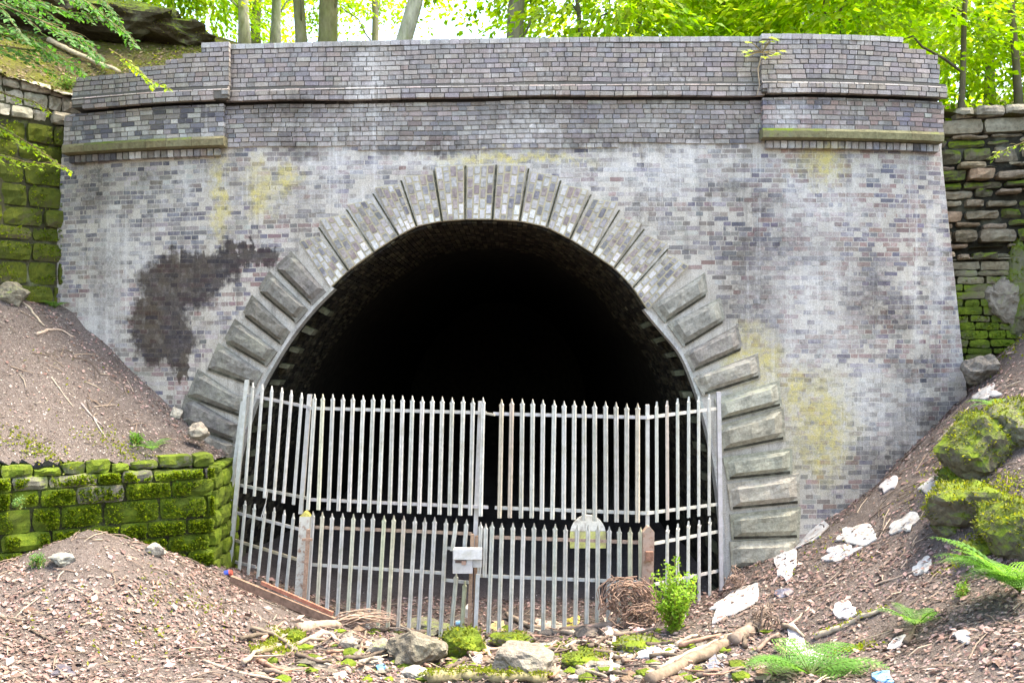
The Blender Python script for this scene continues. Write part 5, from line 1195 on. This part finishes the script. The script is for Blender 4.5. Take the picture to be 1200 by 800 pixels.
X, Y, Z = scatter(9000, hz, on_hill, -10, -4.2, -.6, 6)
flakes(m, X, Y, Z, .07, [(.12, .085, .05), (.16, .12, .07), (.08, .06, .04), (.2, .15, .09), (.10, .12, .03)], hz, .015, .6); m.build('slope_litter', M_LEAFLIT, None, kind='stuff')
m = MB(); X, Y, Z = scatter(12000, hz, lambda X, Y, PX, PY: on_hill(X, Y, PX, PY) & (nfield(X, Y, 1.9, 2.2)+np.random.rand(len(X))*.8 > .35), -10, -4.2, -.2, 6)
flakes(m, X, Y, Z, .06, [(.15, .19, .02), (.10, .14, .015), (.2, .22, .03)], hz, .02, .9); m.build('slope_moss', M_LEAF, None, kind='stuff')
m = MB()                                        # small rubble strewn along the foot of the gates
V0, F0 = ico(1)
for _ in range(1100):
    px = random.gauss(590, 190); py = rnd(738, 798)
    if not 300 < px < 900: continue
    g = hitg(px, py); r = .015+.09*random.random()**3; sd_ = rnd(0, 50)
    m.add([g+Vector((v.x*r*1.3, v.y*r, v.z*r*.7))*(1+.5*noise.noise(v*1.3+Vector((sd_, 0, 0)))) if False else g+Vector((v.x*1.3, v.y, v.z*.7))*r*(1+.5*noise.noise(v*1.3+Vector((sd_, 0, 0)))) for v in V0], F0, vary(random.choice([(.2, .185, .165, 0), (.15, .135, .12, .1), (.16, .15, .1, .8), (.16, .15, .1, .8), (.27, .25, .23, 0), (.19, .135, .1, 0)]), .2))
m.build('rubble', M_STONE, None, kind='stuff')
LM = [('left of the large brown boulder', 420, 770), ('in front of the large brown boulder', 485, 792), ('between the large brown boulder and the pale boulder', 548, 786), ('in front of the pale central boulder', 612, 797),
      ('right of the pale central boulder', 668, 782), ('under the lock box', 540, 742), ('under the white round topped board', 680, 745), ('below the twig bundle by the right gate post', 738, 752), ('left of the twin logs', 740, 790),
      ('beside the green shrub', 815, 752), ('at the foot of the left gate leaf', 430, 746), ('by the end of the plank', 385, 750), ('in the bottom left debris', 330, 790), ('above the twin logs', 850, 735), ('right of the twin logs', 905, 770)]
used = set()
for i in range(520):                             # sticks strewn among the debris, each told apart
    px = random.gauss(600, 190); py = rnd(738, 797)
    if not 290 < px < 940: continue
    lm = min(LM, key=lambda q: math.hypot((q[1]-px), (q[2]-py)*2)); cname, cc = random.choice([('pale', PW), ('brown', BW), ('dark', DW), ('reddish', (.33, .2, .15))]); r = random.choice([.012, .03]); 
    key = '%s %s stick lying %s' % ('thin' if r < .015 else 'stout', cname, lm[0])
    if key in used: continue
    used.add(key); L = rnd(14, 52); a = random.gauss(0, .5); f2 = lambda q: (q[0], min(799, max(736, q[1])))
    stick(key, [f2((px-L/2*math.cos(a), py-L/3*math.sin(a)))+(rnd(.02, .08),), f2((px, py+rnd(-3, 3)))+(rnd(.03, .09),), f2((px+L/2*math.cos(a), py+L/3*math.sin(a)))+(rnd(.02, .1),)], r, cc, .5, 'loose sticks below the gates')
